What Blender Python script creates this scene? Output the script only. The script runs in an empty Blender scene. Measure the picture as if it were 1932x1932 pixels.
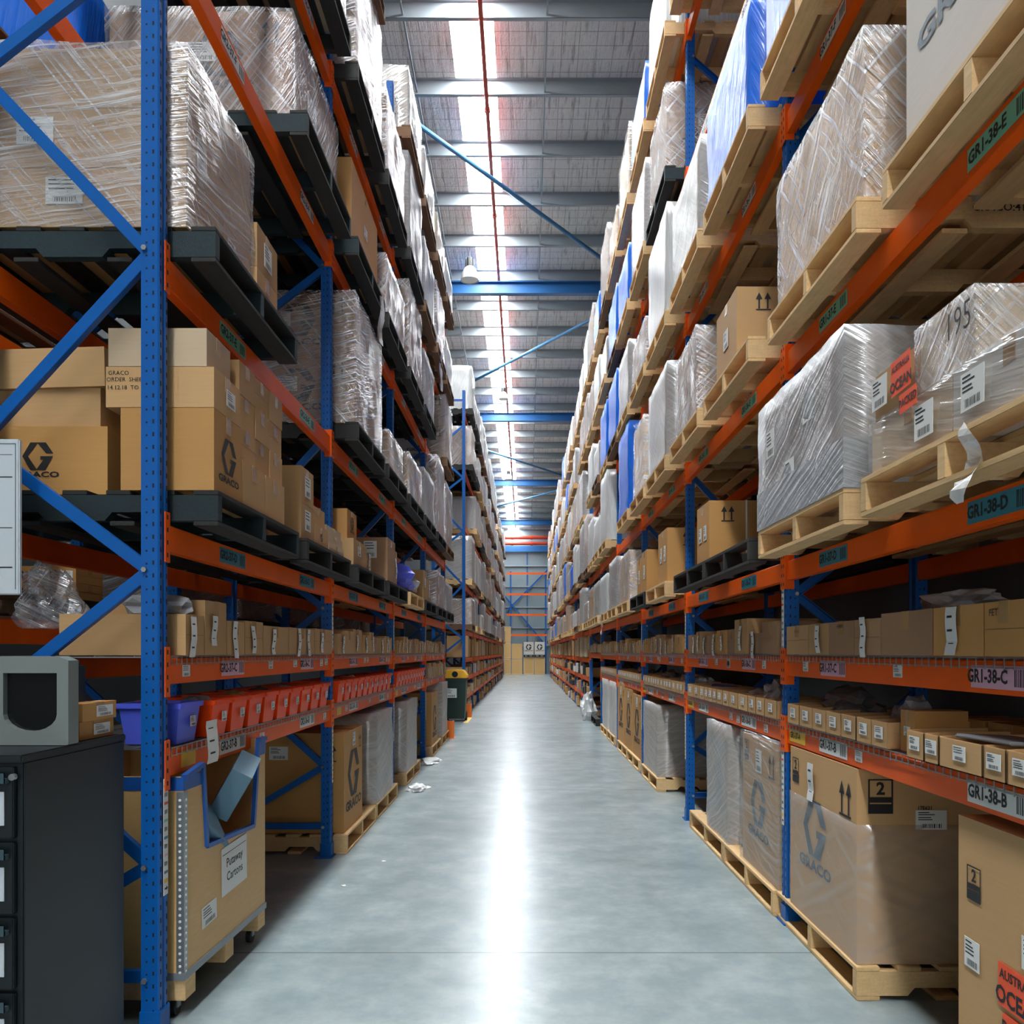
import bpy, bmesh, math, random
from mathutils import Vector, Matrix, noise
R = random.Random(7)
PI = math.pi
C = bpy.context.scene.collection
sc = bpy.context.scene

# ------------------------------------------------------------------ camera, world, light, exposure
cam_d = bpy.data.cameras.new('camera'); cam = bpy.data.objects.new('camera', cam_d); C.objects.link(cam)
cam.location = (0, 0, 1.5); cam.rotation_euler = (PI/2, 0, 0)
cam_d.sensor_width = 36; cam_d.lens = 1517/1932*36
cam_d.shift_x = -27/1932; cam_d.shift_y = 264/1932
cam_d.clip_end = 300; cam_d.clip_start = 0.05
sc.camera = cam
w = bpy.data.worlds.new('world'); sc.world = w; w.use_nodes = True
w.node_tree.nodes['Background'].inputs[0].default_value = (0.80, 0.90, 1.0, 1)
w.node_tree.nodes['Background'].inputs[1].default_value = 0.4
SKY_STRENGTH = 34.0
vs = sc.view_settings
vs.view_transform = 'Standard'; vs.look = 'None'; vs.gamma = 1; vs.use_curve_mapping = False
vs.exposure = 0.70
try:
    sc.cycles.max_bounces = 7; sc.cycles.transparent_max_bounces = 10
    sc.cycles.caustics_reflective = False; sc.cycles.caustics_refractive = False
    sc.cycles.sample_clamp_indirect = 4
except Exception: pass
def area(name, loc, rot, sx, sy, power, col):
    l = bpy.data.lights.new(name, 'AREA'); l.shape = 'RECTANGLE'; l.size = sx; l.size_y = sy; l.energy = power; l.color = col
    o = bpy.data.objects.new(name, l); o.location = loc; o.rotation_euler = rot; C.objects.link(o); return o
# added fill light, out of view behind the camera, brightens camera-facing sides
area('rear_fill_light', (-1.0, -9.0, 3.2), (math.radians(82), 0, 0), 7.0, 5.0, 150, (1.0, 0.97, 0.92))

# ------------------------------------------------------------------ materials
MATS = {}
def lin(c):
    return tuple((v/255/12.92 if v/255 <= .04045 else ((v/255+.055)/1.055)**2.4) for v in c) + (1,)
class N:
    def __init__(s, name):
        s.m = bpy.data.materials.new(name); s.m.use_nodes = True
        s.t = s.m.node_tree; s.b = s.t.nodes['Principled BSDF']; s.o = s.t.nodes['Material Output']
    def n(s, typ, **kw):
        x = s.t.nodes.new(typ)
        for k, v in kw.items(): setattr(x, k, v)
        return x
    def l(s, a, b): s.t.links.new(a, b)
    def math(s, op, a, b=None, c=None):
        x = s.n('ShaderNodeMath', operation=op)
        for i, v in enumerate((a, b, c)):
            if v is None: continue
            if isinstance(v, (int, float)): x.inputs[i].default_value = v
            else: s.l(v, x.inputs[i])
        return x.outputs[0]
    def mix(s, f, a, b):
        x = s.n('ShaderNodeMix', data_type='RGBA')
        for i, v in ((0, f), (6, a), (7, b)):
            if isinstance(v, (int, float, tuple)): x.inputs[i].default_value = v
            else: s.l(v, x.inputs[i])
        return x.outputs[2]
    def noise(s, vec, scale, detail=3, rough=.55):
        x = s.n('ShaderNodeTexNoise'); x.inputs['Scale'].default_value = scale
        x.inputs['Detail'].default_value = detail; x.inputs['Roughness'].default_value = rough
        if vec is not None: s.l(vec, x.inputs['Vector'])
        return x.outputs['Fac']
    def ramp(s, f, *stops):
        x = s.n('ShaderNodeValToRGB'); e = x.color_ramp.elements
        while len(e) < len(stops): e.new(.5)
        for i, (p, c) in enumerate(stops): e[i].position = p; e[i].color = c if len(c) == 4 else tuple(c)+(1,)
        s.l(f, x.inputs[0]); return x.outputs[0]
    def mapped(s, scale=(1,1,1), rot=(0,0,0), coord='Object'):
        tc = s.n('ShaderNodeTexCoord'); mp = s.n('ShaderNodeMapping')
        mp.inputs['Scale'].default_value = scale; mp.inputs['Rotation'].default_value = rot
        s.l(tc.outputs[coord], mp.inputs[0]); return mp.outputs[0]
    def bump(s, h, strength=.3, dist=.01):
        x = s.n('ShaderNodeBump'); x.inputs['Strength'].default_value = strength; x.inputs['Distance'].default_value = dist
        s.l(h, x.inputs['Height']); return x.outputs[0]
    def set(s, **kw):
        for k, v in kw.items():
            k = k.replace('_', ' ')
            if isinstance(v, (int, float, tuple)): s.b.inputs[k].default_value = v
            else: s.l(v, s.b.inputs[k])
        return s
def plain(name, rgb, rough=.5, metal=0, var=0.0, nscale=6, spec=.5):
    k = N(name); c = lin(rgb)
    if var:
        f = k.noise(k.mapped(), nscale, 4)
        col = k.mix(f, tuple(v*(1-var) for v in c[:3])+(1,), tuple(min(1, v*(1+var)) for v in c[:3])+(1,))
        k.set(Base_Color=col)
    else: k.set(Base_Color=c)
    k.set(Roughness=rough, Metallic=metal); k.b.inputs['Specular IOR Level'].default_value = spec
    MATS[name] = k.m; return k.m
def cardboard(name, rgb, vary=.22):
    k = N(name); c = lin(rgb)
    oi = k.n('ShaderNodeObjectInfo')
    f1 = k.noise(k.mapped((1.5, 1.5, 40)), 3, 3); f2 = k.noise(k.mapped(), 3.0, 4)
    a = k.mix(f1, tuple(v*.93 for v in c[:3])+(1,), tuple(min(1, v*1.05) for v in c[:3])+(1,))
    b = k.mix(k.math('MULTIPLY', k.math('SUBTRACT', f2, .35), .55), a, tuple(v*.78 for v in c[:3])+(1,))
    v = k.math('ADD', k.math('MULTIPLY', oi.outputs['Random'], vary), 1-vary*.6)
    hs = k.n('ShaderNodeHueSaturation'); k.l(b, hs.inputs['Color']); k.l(v, hs.inputs['Value'])
    k.set(Base_Color=hs.outputs[0], Roughness=.68, Normal=k.bump(f1, .06, .004)); k.b.inputs['Specular IOR Level'].default_value = .3
    MATS[name] = k.m; return k.m
def wood(name, rgb, dark=.55, vary=.3, rough=.75):
    k = N(name); c = lin(rgb); oi = k.n('ShaderNodeObjectInfo')
    f = k.noise(k.mapped((2.5, 2.5, 22)), 4, 5, .65); g = k.noise(k.mapped((30, 3, 30)), 2.2, 4, .6)
    col = k.mix(k.math('MULTIPLY', k.math('ADD', f, g), .5), tuple(v*dark for v in c[:3])+(1,), tuple(min(1, v*1.25) for v in c[:3])+(1,))
    hs = k.n('ShaderNodeHueSaturation'); k.l(col, hs.inputs['Color'])
    k.l(k.math('ADD', k.math('MULTIPLY', oi.outputs['Random'], vary), 1-vary*.5), hs.inputs['Value'])
    k.set(Base_Color=hs.outputs[0], Roughness=rough, Normal=k.bump(g, .25, .004)); MATS[name] = k.m; return k.m
def film(name, rgb, base, gain, ang, stretch=(2.2, 46), rough=.16, bmp=1.0, gloss=.13):
    """stretch film: clear between the streaks, milky and glossy along them"""
    k = N(name); c = lin(rgb)
    tc = k.n('ShaderNodeTexCoord'); oi = k.n('ShaderNodeObjectInfo')
    sx = k.n('ShaderNodeSeparateXYZ'); k.l(tc.outputs['Object'], sx.inputs[0])
    h = k.math('ADD', sx.outputs[0], sx.outputs[1])
    wob = k.noise(tc.outputs['Object'], 2.2, 2)
    z = k.math('ADD', sx.outputs[2], k.math('MULTIPLY', wob, .07))
    cb = k.n('ShaderNodeCombineXYZ'); k.l(h, cb.inputs[0]); k.l(z, cb.inputs[1])
    k.l(k.math('MULTIPLY', oi.outputs['Random'], 9.0), cb.inputs[2])
    rot = k.n('ShaderNodeVectorRotate', rotation_type='Z_AXIS'); k.l(cb.outputs[0], rot.inputs[0])
    k.l(k.math('ADD', k.math('MULTIPLY', k.math('SUBTRACT', oi.outputs['Random'], .5), .9), ang), rot.inputs['Angle'])
    mp = k.n('ShaderNodeMapping'); mp.inputs['Scale'].default_value = (stretch[0], stretch[1], 1); k.l(rot.outputs[0], mp.inputs[0])
    s1 = k.noise(mp.outputs[0], 1.0, 3, .6)
    big = k.noise(tc.outputs['Object'], 3.0, 2)
    mk = k.ramp(s1, (.46, (0,0,0,1)), (.74, (1,1,1,1)))
    rot2 = k.n('ShaderNodeVectorRotate', rotation_type='Z_AXIS'); k.l(cb.outputs[0], rot2.inputs[0]); rot2.inputs['Angle'].default_value = -ang-.35
    mp2 = k.n('ShaderNodeMapping'); mp2.inputs['Scale'].default_value = (stretch[0]*1.1, stretch[1]*.9, 1); k.l(rot2.outputs[0], mp2.inputs[0])
    s2 = k.noise(mp2.outputs[0], 1.0, 2, .6); mk2 = k.math('MULTIPLY', k.ramp(s2, (.50, (0,0,0,1)), (.74, (1,1,1,1))), k.math('SUBTRACT', .95, big))
    mk = k.math('MAXIMUM', k.math('MULTIPLY', mk, big), mk2)
    al = k.math('ADD', k.math('MULTIPLY', mk, gain*1.7), base)
    al = k.math('MINIMUM', al, .97)
    bp = k.bump(k.math('ADD', s1, k.math('MULTIPLY', big, .8)), bmp, .02*bmp)
    k.set(Base_Color=c, Roughness=.45); k.l(bp, k.b.inputs['Normal'])
    tr = k.n('ShaderNodeBsdfTransparent'); gl = k.n('ShaderNodeBsdfGlossy'); gl.inputs['Roughness'].default_value = rough
    gl.inputs['Color'].default_value = tuple(min(1, .55+.45*q) for q in c[:3])+(1,); k.l(bp, gl.inputs['Normal'])
    m1 = k.n('ShaderNodeMixShader'); k.l(al, m1.inputs[0]); k.l(tr.outputs[0], m1.inputs[1]); k.l(k.b.outputs[0], m1.inputs[2])
    m2 = k.n('ShaderNodeMixShader'); k.l(k.math('ADD', gloss, k.math('MULTIPLY', mk, .3)), m2.inputs[0]); k.l(m1.outputs[0], m2.inputs[1]); k.l(gl.outputs[0], m2.inputs[2])
    k.l(m2.outputs[0], k.o.inputs['Surface'])
    MATS[name] = k.m; return k.m
cardboard('card_tan', (196, 156, 108)); cardboard('card_pale', (204, 180, 150), .12); cardboard('card_brown', (164, 128, 96))
cardboard('card_warm', (196, 146, 86)); cardboard('card_white', (214, 206, 196), .1)
wood('wood_pale', (228, 190, 136), .5); wood('wood_black', (38, 38, 36), .3, .5); wood('wood_teal', (22, 44, 50), .3, .4)
wood('wood_brown', (120, 88, 60)); wood('ply', (206, 165, 106), .85, .1, .5)
plain('tape', (176, 140, 96), .25); plain('seam', (96, 70, 44), .8); plain('ink', (28, 27, 27), .6)
plain('ink_blue', (62, 82, 96), .55); plain('paper', (226, 226, 222), .6); plain('paper_grey', (196, 204, 210), .4)
plain('rack_blue', (8, 88, 164), .35, 0, .12, 6, .35); plain('rack_orange', (240, 94, 4), .4, 0, .12, 6, .3); plain('hole', (8, 14, 26), .8)
plain('zinc', (168, 172, 174), .35, .8); plain('steel', (140, 146, 150), .4, .4, .1)
plain('lbl_green', (120, 190, 160), .4); plain('lbl_teal', (40, 128, 150), .4); plain('lbl_pink', (226, 176, 196), .4)
plain('lbl_yellow', (232, 186, 40), .4); plain('lbl_red', (214, 70, 50), .4)
plain('sticker_orange', (246, 84, 36), .5); plain('tote_orange', (248, 74, 6), .38, 0, .06, 6, .3); plain('bin_blue', (92, 108, 236), .4)
plain('cabinet_dark', (18, 26, 30), .42, 0, .2, 2); plain('cabinet_edge', (58, 78, 86), .4); plain('device_grey', (118, 126, 124), .5, 0, .1)
plain('glass_dark', (20, 22, 24), .08); plain('wheelie_green', (28, 52, 44), .45); plain('lid_yellow', (236, 178, 48), .45)
plain('guard_orange', (224, 112, 28), .5); plain('rubber', (24, 24, 24), .7); plain('tape_blue', (30, 84, 160), .35)
plain('pipe_red', (186, 62, 40), .4); plain('lamp_bell', (206, 208, 206), .45, .3); plain('lamp_black', (60, 62, 62), .5)
plain('purlin', (150, 160, 166), .4, .2, .06); plain('rafter_blue', (30, 92, 150), .4); plain('brace_blue', (60, 116, 160), .4)
plain('card_blue_grey', (96, 128, 146), .5); plain('bag_grey', (150, 152, 156), .25); plain('bag_dark', (104, 108, 112), .25); plain('line_yellow', (220, 190, 90), .6)
film('film_clear', (234, 234, 238), .10, .80, .5, (1.5, 70), .14); film('film_milky', (206, 210, 214), .40, .30, .25, (1.2, 46), .2, .55)
film('film_blue', (6, 108, 226), .92, .05, 1.2, (1.5, 22), .16, .6, .04); film('film_white', (228, 230, 230), .58, .35, 1.2, (1.5, 48), .22, .6)
film('film_thin', (222, 226, 230), .08, .25, .1, (1.0, 22), .12)
film('film_faint', (214, 214, 216), .16, .12, .1, (.8, 16), .2, .3, .04)
# skylight sheet: daylight coming through translucent roofing
k = N('skylight'); k.set(Base_Color=(.9,.9,.9,1)); k.b.inputs['Emission Color'].default_value = (0.93, 0.98, 1.0, 1)
k.b.inputs['Emission Strength'].default_value = SKY_STRENGTH; MATS['skylight'] = k.m
# reflective roof insulation over safety mesh
k = N('foil'); v = k.mapped(coord='Object'); sx = k.n('ShaderNodeSeparateXYZ'); k.l(v, sx.inputs[0])
rip = k.noise(k.mapped((9, .7, 1)), 1.4, 5, .7); cr = k.noise(k.mapped((2.2, 2.2, 1)), 3, 5, .7)
g1 = k.math('LESS_THAN', k.math('FRACT', k.math('MULTIPLY', sx.outputs[0], 3.4)), .045)
g2 = k.math('LESS_THAN', k.math('FRACT', k.math('MULTIPLY', sx.outputs[1], 3.4)), .06)
grid = k.math('MAXIMUM', g1, g2)
base = k.mix(cr, lin((226, 228, 228)), lin((250, 249, 245)))
base = k.mix(k.math('MULTIPLY', k.ramp(rip, (.34, (1,1,1,1)), (.46, (0,0,0,1))), .7), base, lin((150, 146, 140)))
base = k.mix(k.math('MULTIPLY', grid, .45), base, lin((84, 88, 90)))
k.set(Base_Color=base, Metallic=.3, Roughness=.36, Normal=k.bump(k.math('ADD', rip, k.math('MULTIPLY', cr, .8)), .9, .05)); MATS['foil'] = k.m
# polished concrete
k = N('concrete'); v = k.mapped(coord='Object'); sx = k.n('ShaderNodeSeparateXYZ'); k.l(v, sx.inputs[0])
n1 = k.noise(k.mapped((1, .7, 1)), .55, 6, .6); n2 = k.noise(v, 3.5, 6, .7); n3 = k.noise(k.mapped((.8, .9, 1)), 1.1, 5, .65)
base = k.mix(n1, lin((128, 144, 149)), lin((152, 165, 168)))
base = k.mix(k.math('MULTIPLY', k.math('MAXIMUM', k.math('SUBTRACT', n2, .40), 0.0), 2.2), base, lin((176, 186, 186)))
base = k.mix(k.math('MULTIPLY', k.math('MAXIMUM', k.math('SUBTRACT', n3, .42), 0.0), 2.0), base, lin((110, 124, 128)))
jt = k.math('LESS_THAN', k.math('ABSOLUTE', k.math('SUBTRACT', k.math('FRACT', k.math('MULTIPLY', k.math('SUBTRACT', sx.outputs[1], 4.01-2.37), 1/4.74)), .5)), .0011)
base = k.mix(k.math('MULTIPLY', jt, .75), base, lin((80, 90, 94)))
k.set(Base_Color=base, Roughness=k.math('ADD', k.math('MULTIPLY', n1, .02), .25), Normal=k.bump(n1, .05, .02)); MATS['concrete'] = k.m
# ribbed metal cladding
def cladding(name, rgb, axis, pitch):
    k = N(name); v = k.mapped(); sx = k.n('ShaderNodeSeparateXYZ'); k.l(v, sx.inputs[0])
    f = k.math('FRACT', k.math('MULTIPLY', sx.outputs[axis], 1/pitch)); rib = k.math('LESS_THAN', f, .28); c = lin(rgb)
    k.set(Base_Color=k.mix(k.noise(v, 1.5), tuple(q*.9 for q in c[:3])+(1,), c), Roughness=.5, Metallic=.2, Normal=k.bump(rib, .9, .03)); MATS[name] = k.m
cladding('clad_far', (136, 152, 158), 0, .2); cladding('clad_right', (96, 98, 100), 2, .22); cladding('backdrop_dark', (52, 56, 60), 1, .2)  # the left one is a backdrop, coloured dark for the dim aisle behind

# ------------------------------------------------------------------ mesh helpers
class MB:
    def __init__(s): s.v = []; s.f = []; s.mi = []; s.mats = []
    def mat(s, m):
        if m not in s.mats: s.mats.append(m)
        return s.mats.index(m)
    def quad(s, pts, m):
        i = len(s.v); s.v += [tuple(p) for p in pts]; s.f.append(tuple(range(i, i+len(pts)))); s.mi.append(s.mat(m)); return s
    def box(s, x0, y0, z0, x1, y1, z1, m):
        return s.obox(Vector(((x0+x1)/2, (y0+y1)/2, (z0+z1)/2)), Vector((1,0,0)), Vector((0,1,0)), Vector((0,0,1)), abs(x1-x0), abs(y1-y0), abs(z1-z0), m)
    def obox(s, c, ax, ay, az, dx, dy, dz, m):
        i = len(s.v); k = s.mat(m)
        for a in (-.5, .5):
            for b in (-.5, .5):
                for d in (-.5, .5): s.v.append(tuple(c+ax*a*dx+ay*b*dy+az*d*dz))
        for f in ((0,1,3,2),(4,6,7,5),(0,4,5,1),(2,3,7,6),(0,2,6,4),(1,5,7,3)): s.f.append(tuple(i+j for j in f)); s.mi.append(k)
        return s
    def bar(s, p, q, wd, ht, m, up=(0,0,1)):
        p, q = Vector(p), Vector(q); d = q-p; L = d.length; d.normalize(); u = Vector(up)
        if abs(d.dot(u)) > .98: u = Vector((1,0,0))
        sd = d.cross(u).normalized(); u = sd.cross(d)
        return s.obox((p+q)/2, d, sd, u, L, wd, ht, m)
    def tube(s, p, q, r, m, n=10, r2=None, cap=True):
        p, q = Vector(p), Vector(q); d = (q-p).normalized(); u = Vector((0,0,1)) if abs(d.z) < .9 else Vector((1,0,0))
        a = d.cross(u).normalized(); b = d.cross(a); r2 = r if r2 is None else r2; i = len(s.v); k = s.mat(m)
        for c, rr in ((p, r), (q, r2)):
            for j in range(n): t = 2*PI*j/n; s.v.append(tuple(c+a*math.cos(t)*rr+b*math.sin(t)*rr))
        for j in range(n): s.f.append((i+j, i+(j+1)%n, i+n+(j+1)%n, i+n+j)); s.mi.append(k)
        if cap: s.f.append(tuple(i+j for j in range(n))[::-1]); s.mi.append(k); s.f.append(tuple(i+n+j for j in range(n))); s.mi.append(k)
        return s
    def lathe(s, prof, m, n=20, c=(0,0,0)):
        i = len(s.v); k = s.mat(m)
        for r, z in prof:
            for j in range(n): t = 2*PI*j/n; s.v.append((c[0]+r*math.cos(t), c[1]+r*math.sin(t), c[2]+z))
        for a in range(len(prof)-1):
            for j in range(n): s.f.append((i+a*n+j, i+a*n+(j+1)%n, i+(a+1)*n+(j+1)%n, i+(a+1)*n+j)); s.mi.append(k)
        return s
    def prism(s, poly, z0, z1, m, f=lambda x, y, z: (x, y, z)):
        i = len(s.v); k = s.mat(m); n = len(poly)
        for z in (z0, z1):
            for x, y in poly: s.v.append(f(x, y, z))
        for j in range(n): s.f.append((i+j, i+(j+1)%n, i+n+(j+1)%n, i+n+j)); s.mi.append(k)
        s.f.append(tuple(i+j for j in range(n))[::-1]); s.mi.append(k); s.f.append(tuple(i+n+j for j in range(n))); s.mi.append(k)
        return s
    def mesh(s, name, bevel=0, smooth=False):
        me = bpy.data.meshes.new(name); me.from_pydata(s.v, [], s.f)
        for m in s.mats: me.materials.append(MATS[m])
        me.polygons.foreach_set('material_index', s.mi)
        bm = bmesh.new(); bm.from_mesh(me); bmesh.ops.recalc_face_normals(bm, faces=bm.faces)
        if bevel: bmesh.ops.bevel(bm, geom=[e for e in bm.edges if len(e.link_faces) == 2 and e.calc_face_angle(0) > .6], offset=bevel, segments=2, affect='EDGES', clamp_overlap=True)
        bm.to_mesh(me); bm.free()
        if smooth: me.polygons.foreach_set('use_smooth', [True]*len(me.polygons))
        me.update(); return me
CACHE = {}
def cached(key, fn):
    if key not in CACHE: CACHE[key] = fn()
    return CACHE[key]
def ob(name, data, parent=None, loc=(0,0,0), rz=0):
    o = bpy.data.objects.new(name, data); C.objects.link(o); o.parent = parent
    o.location = loc; o.rotation_euler = (0, 0, rz); return o
def tag(o, label, cat, group=None):
    o['label'] = label; o['category'] = cat
    if group: o['group'] = group
    return o
def thing(name, label, cat, loc=(0,0,0), rz=0, group=None): return tag(ob(name, None, None, loc, rz), label, cat, group)
def struct(name, mb, loc=(0,0,0), bevel=0):
    o = ob(name, mb.mesh(name, bevel), None, loc); o['kind'] = 'structure'; return o
def copy_tree(o, parent=None):
    c = o.copy(); C.objects.link(c); c.parent = parent
    for ch in list(o.children): copy_tree(ch, c)
    return c

# ------------------------------------------------------------------ lettering and printed marks (in a face plane: a to the right, b up)
def text_mesh(s, m, bold=.02):
    def mk():
        cu = bpy.data.curves.new('t', 'FONT'); cu.body = s; cu.size = 1; cu.offset = bold; cu.fill_mode = 'FRONT'; cu.resolution_u = 2; cu.align_x = 'CENTER'; cu.align_y = 'CENTER'
        o = bpy.data.objects.new('t', cu); C.objects.link(o); bpy.context.view_layer.update()
        me = bpy.data.meshes.new_from_object(o.evaluated_get(bpy.context.evaluated_depsgraph_get()))
        bpy.data.objects.remove(o); me.materials.clear(); me.materials.append(MATS[m]); return me
    return cached(('txt', s, m, bold), mk)
GP = [(.26,1),(.76,1),(1,.6),(.77,.6),(.49,.97),(.18,.5),(.46,.03),(.68,.37),(.58,.37),(.58,.5),(.99,.5),(.74,0),(.26,0),(0,.5)]
def logo_mesh(m):
    def mk():
        mb = MB(); mb.quad([((x-.5)*1.13, y-.5, 0) for x, y in GP], m)
        me = mb.mesh('logo'); bm = bmesh.new(); bm.from_mesh(me); bmesh.ops.triangulate(bm, faces=bm.faces); bm.to_mesh(me); bm.free(); return me
    return cached(('logo', m), mk)
def arrows_mesh():
    def mk():
        mb = MB()
        for x in (-.24, .24):
            mb.quad([(x-.05,-.42,0),(x+.05,-.42,0),(x+.05,.2,0),(x-.05,.2,0)], 'ink')
            mb.quad([(x-.19,.12,0),(x+.19,.12,0),(x,.5,0)], 'ink')
        mb.quad([(-.42,-.5,0),(.42,-.5,0),(.42,-.43,0),(-.42,-.43,0)], 'ink'); return mb.mesh('arrows')
    return cached('arrows', mk)
def stackmark_mesh():
    def mk():
        mb = MB()
        for a, b, c, d in ((-.36,-.5,.36,-.46),(-.36,.46,.36,.5),(-.36,-.46,-.31,.46),(.31,-.46,.36,.46),(-.31,-.46,.31,-.22),(-.31,-.18,.31,-.02)):
            mb.quad([(a,b,0),(c,b,0),(c,d,0),(a,d,0)], 'ink')
        return mb.mesh('stack_mark')
    return cached('stackmark', mk)
def paper_mesh(wd, ht, v=0):
    def mk():
        mb = MB(); mb.box(-wd/2, -ht/2, 0, wd/2, ht/2, .0012, 'paper'); rr = random.Random(v*13+5); z = .0017
        y = ht*.36
        while y > -ht*.1:
            l = wd*rr.uniform(.35, .8); mb.quad([(-wd*.42,y,z),(-wd*.42+l,y,z),(-wd*.42+l,y+ht*.045,z),(-wd*.42,y+ht*.045,z)], 'ink'); y -= ht*rr.uniform(.1, .17)
        x = -wd*.3
        while x < wd*.34:
            q = wd*rr.uniform(.012, .04); mb.quad([(x,-ht*.42,z),(x+q,-ht*.42,z),(x+q,-ht*.2,z),(x,-ht*.2,z)], 'ink'); x += q+wd*.03
        return mb.mesh('printed_label')
    return cached(('paper', round(wd, 3), round(ht, 3), v), mk)
def tagstrip_mesh(v):
    """long paper docket hanging down with a curl"""
    def mk():
        rr = random.Random(v); mb = MB(); wd = .055; n = 7; L = rr.uniform(.12, .17); x = 0; pts = []
        for i in range(n+1):
            t = i/n; pts.append((rr.uniform(-.001, .001)+t*t*(rr.random()-.5)*.01+t*((v*37 % 7)-3)*.006, -L*t+L*.5, .003+.007*abs(math.sin(t*3.1+v))))
        for i in range(n):
            a, b = pts[i], pts[i+1]; mb.quad([(a[0]-wd/2,a[1],a[2]),(a[0]+wd/2,a[1],a[2]),(b[0]+wd/2,b[1],b[2]),(b[0]-wd/2,b[1],b[2])], 'paper')
            if i % 2: mb.quad([(a[0]-wd*.3,a[1]-.004,a[2]+.001),(a[0]+wd*.15,a[1]-.004,a[2]+.001),(a[0]+wd*.15,a[1]-.01,a[2]+.0012),(a[0]-wd*.3,a[1]-.01,a[2]+.0012)], 'ink')
        return mb.mesh('docket')
    return cached(('docket', v), mk)
def face_frame(face, side, D, L):
    """local frame of a box 0..D in x (away from the aisle), 0..L in y; returns origin, right, up, normal"""
    Z = Vector((0,0,1))
    if face == 'aisle': return Vector((0, L, 0)), Vector((0,-1,0)), Z, Vector((-1,0,0))
    if face == 'back': return Vector((D, 0, 0)), Vector((0,1,0)), Z, Vector((1,0,0))
    if side > 0: return Vector((0, 0, 0)), Vector((1,0,0)), Z, Vector((0,-1,0))
    return Vector((D, L, 0)), Vector((-1,0,0)), Z, Vector((0,1,0))
def decal(parent, name, mesh, fr, a, b, sx=1, sy=None, off=.0025, rot=0, label=None):
    o, r, u, n = fr; sy = sx if sy is None else sy
    c = ob(name, mesh, parent); p = o+r*a+u*b+n*off
    M = Matrix(((r.x,u.x,n.x,p.x),(r.y,u.y,n.y,p.y),(r.z,u.z,n.z,p.z),(0,0,0,1))) @ Matrix.Rotation(rot, 4, 'Z') @ Matrix.Diagonal((sx, sy, 1, 1))
    c.matrix_local = M
    if label: c['label'] = label
    return c
def brandmark(parent, fr, a, b, h, ink='ink', word=True, off=.0025):
    decal(parent, 'logo', logo_mesh(ink), fr, a, b, h, off=off)
    if word: decal(parent, 'lettering', text_mesh('GRACO', ink, .035), fr, a, b-h*.5-h*.17, h*.44, h*.27, off=off)

# ------------------------------------------------------------------ cartons
def carton_mesh(D, L, H, mat='card_tan', tape=True, seed=0):
    def mk():
        mb = MB(); mb.box(0, 0, 0, D, L, H, mat); me_b = mb
        e = .0012
        tw = min(.055, L*.25)
        if tape:
            y0 = L/2-tw/2; y1 = L/2+tw/2
            mb.box(-e, y0, H-min(.07, H*.4), D+e, y1, H+e, 'tape')
        mb.box(-.0006, 0.003, H*.5-.0008, -.0001, L-.003, H*.5+.0008, 'seam') if seed % 3 == 0 else None
        mb.box(D/2-.001, .004, H, D/2+.001, L-.004, H+.0005, 'seam')
        return mb.mesh('carton', .0035)
    return cached(('carton', round(D,3), round(L,3), round(H,3), mat, tape, seed % 3), mk)
def open_carton_mesh(D, L, H, mat='card_tan', front=1.0):
    def mk():
        mb = MB(); t = .005
        mb.box(0, 0, 0, D, L, t, mat); mb.box(0, 0, 0, t, L, H*front, mat); mb.box(D-t, 0, 0, D, L, H, mat)
        for y in (0, L-t):
            mb.prism([(0,0),(D,0),(D,H),(D*.3,H),(0,H*front)], y, y+t, mat, lambda x, z, yy: (x, yy, z))
        mb.box(t*1.2, t*1.2, t, D-t*1.2, L-t*1.2, H*.55, 'card_brown')
        return mb.mesh('open_carton', .0015)
    return cached(('open', round(D,3), round(L,3), round(H,3), mat, front), mk)
ORD = ['first','second','third','fourth','fifth','sixth','seventh','eighth','ninth','tenth','eleventh','twelfth','thirteenth','fourteenth','fifteenth','sixteenth','seventeenth','eighteenth','nineteenth','twentieth']
def put(o, side, u, y0, L, z):
    """a thing built 0..D (away from the aisle) by 0..L, set on the given side"""
    if side > 0: o.location = (u, y0, z); o.rotation_euler[2] = 0
    else: o.location = (-u, y0+L, z); o.rotation_euler[2] = PI
    return o

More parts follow.
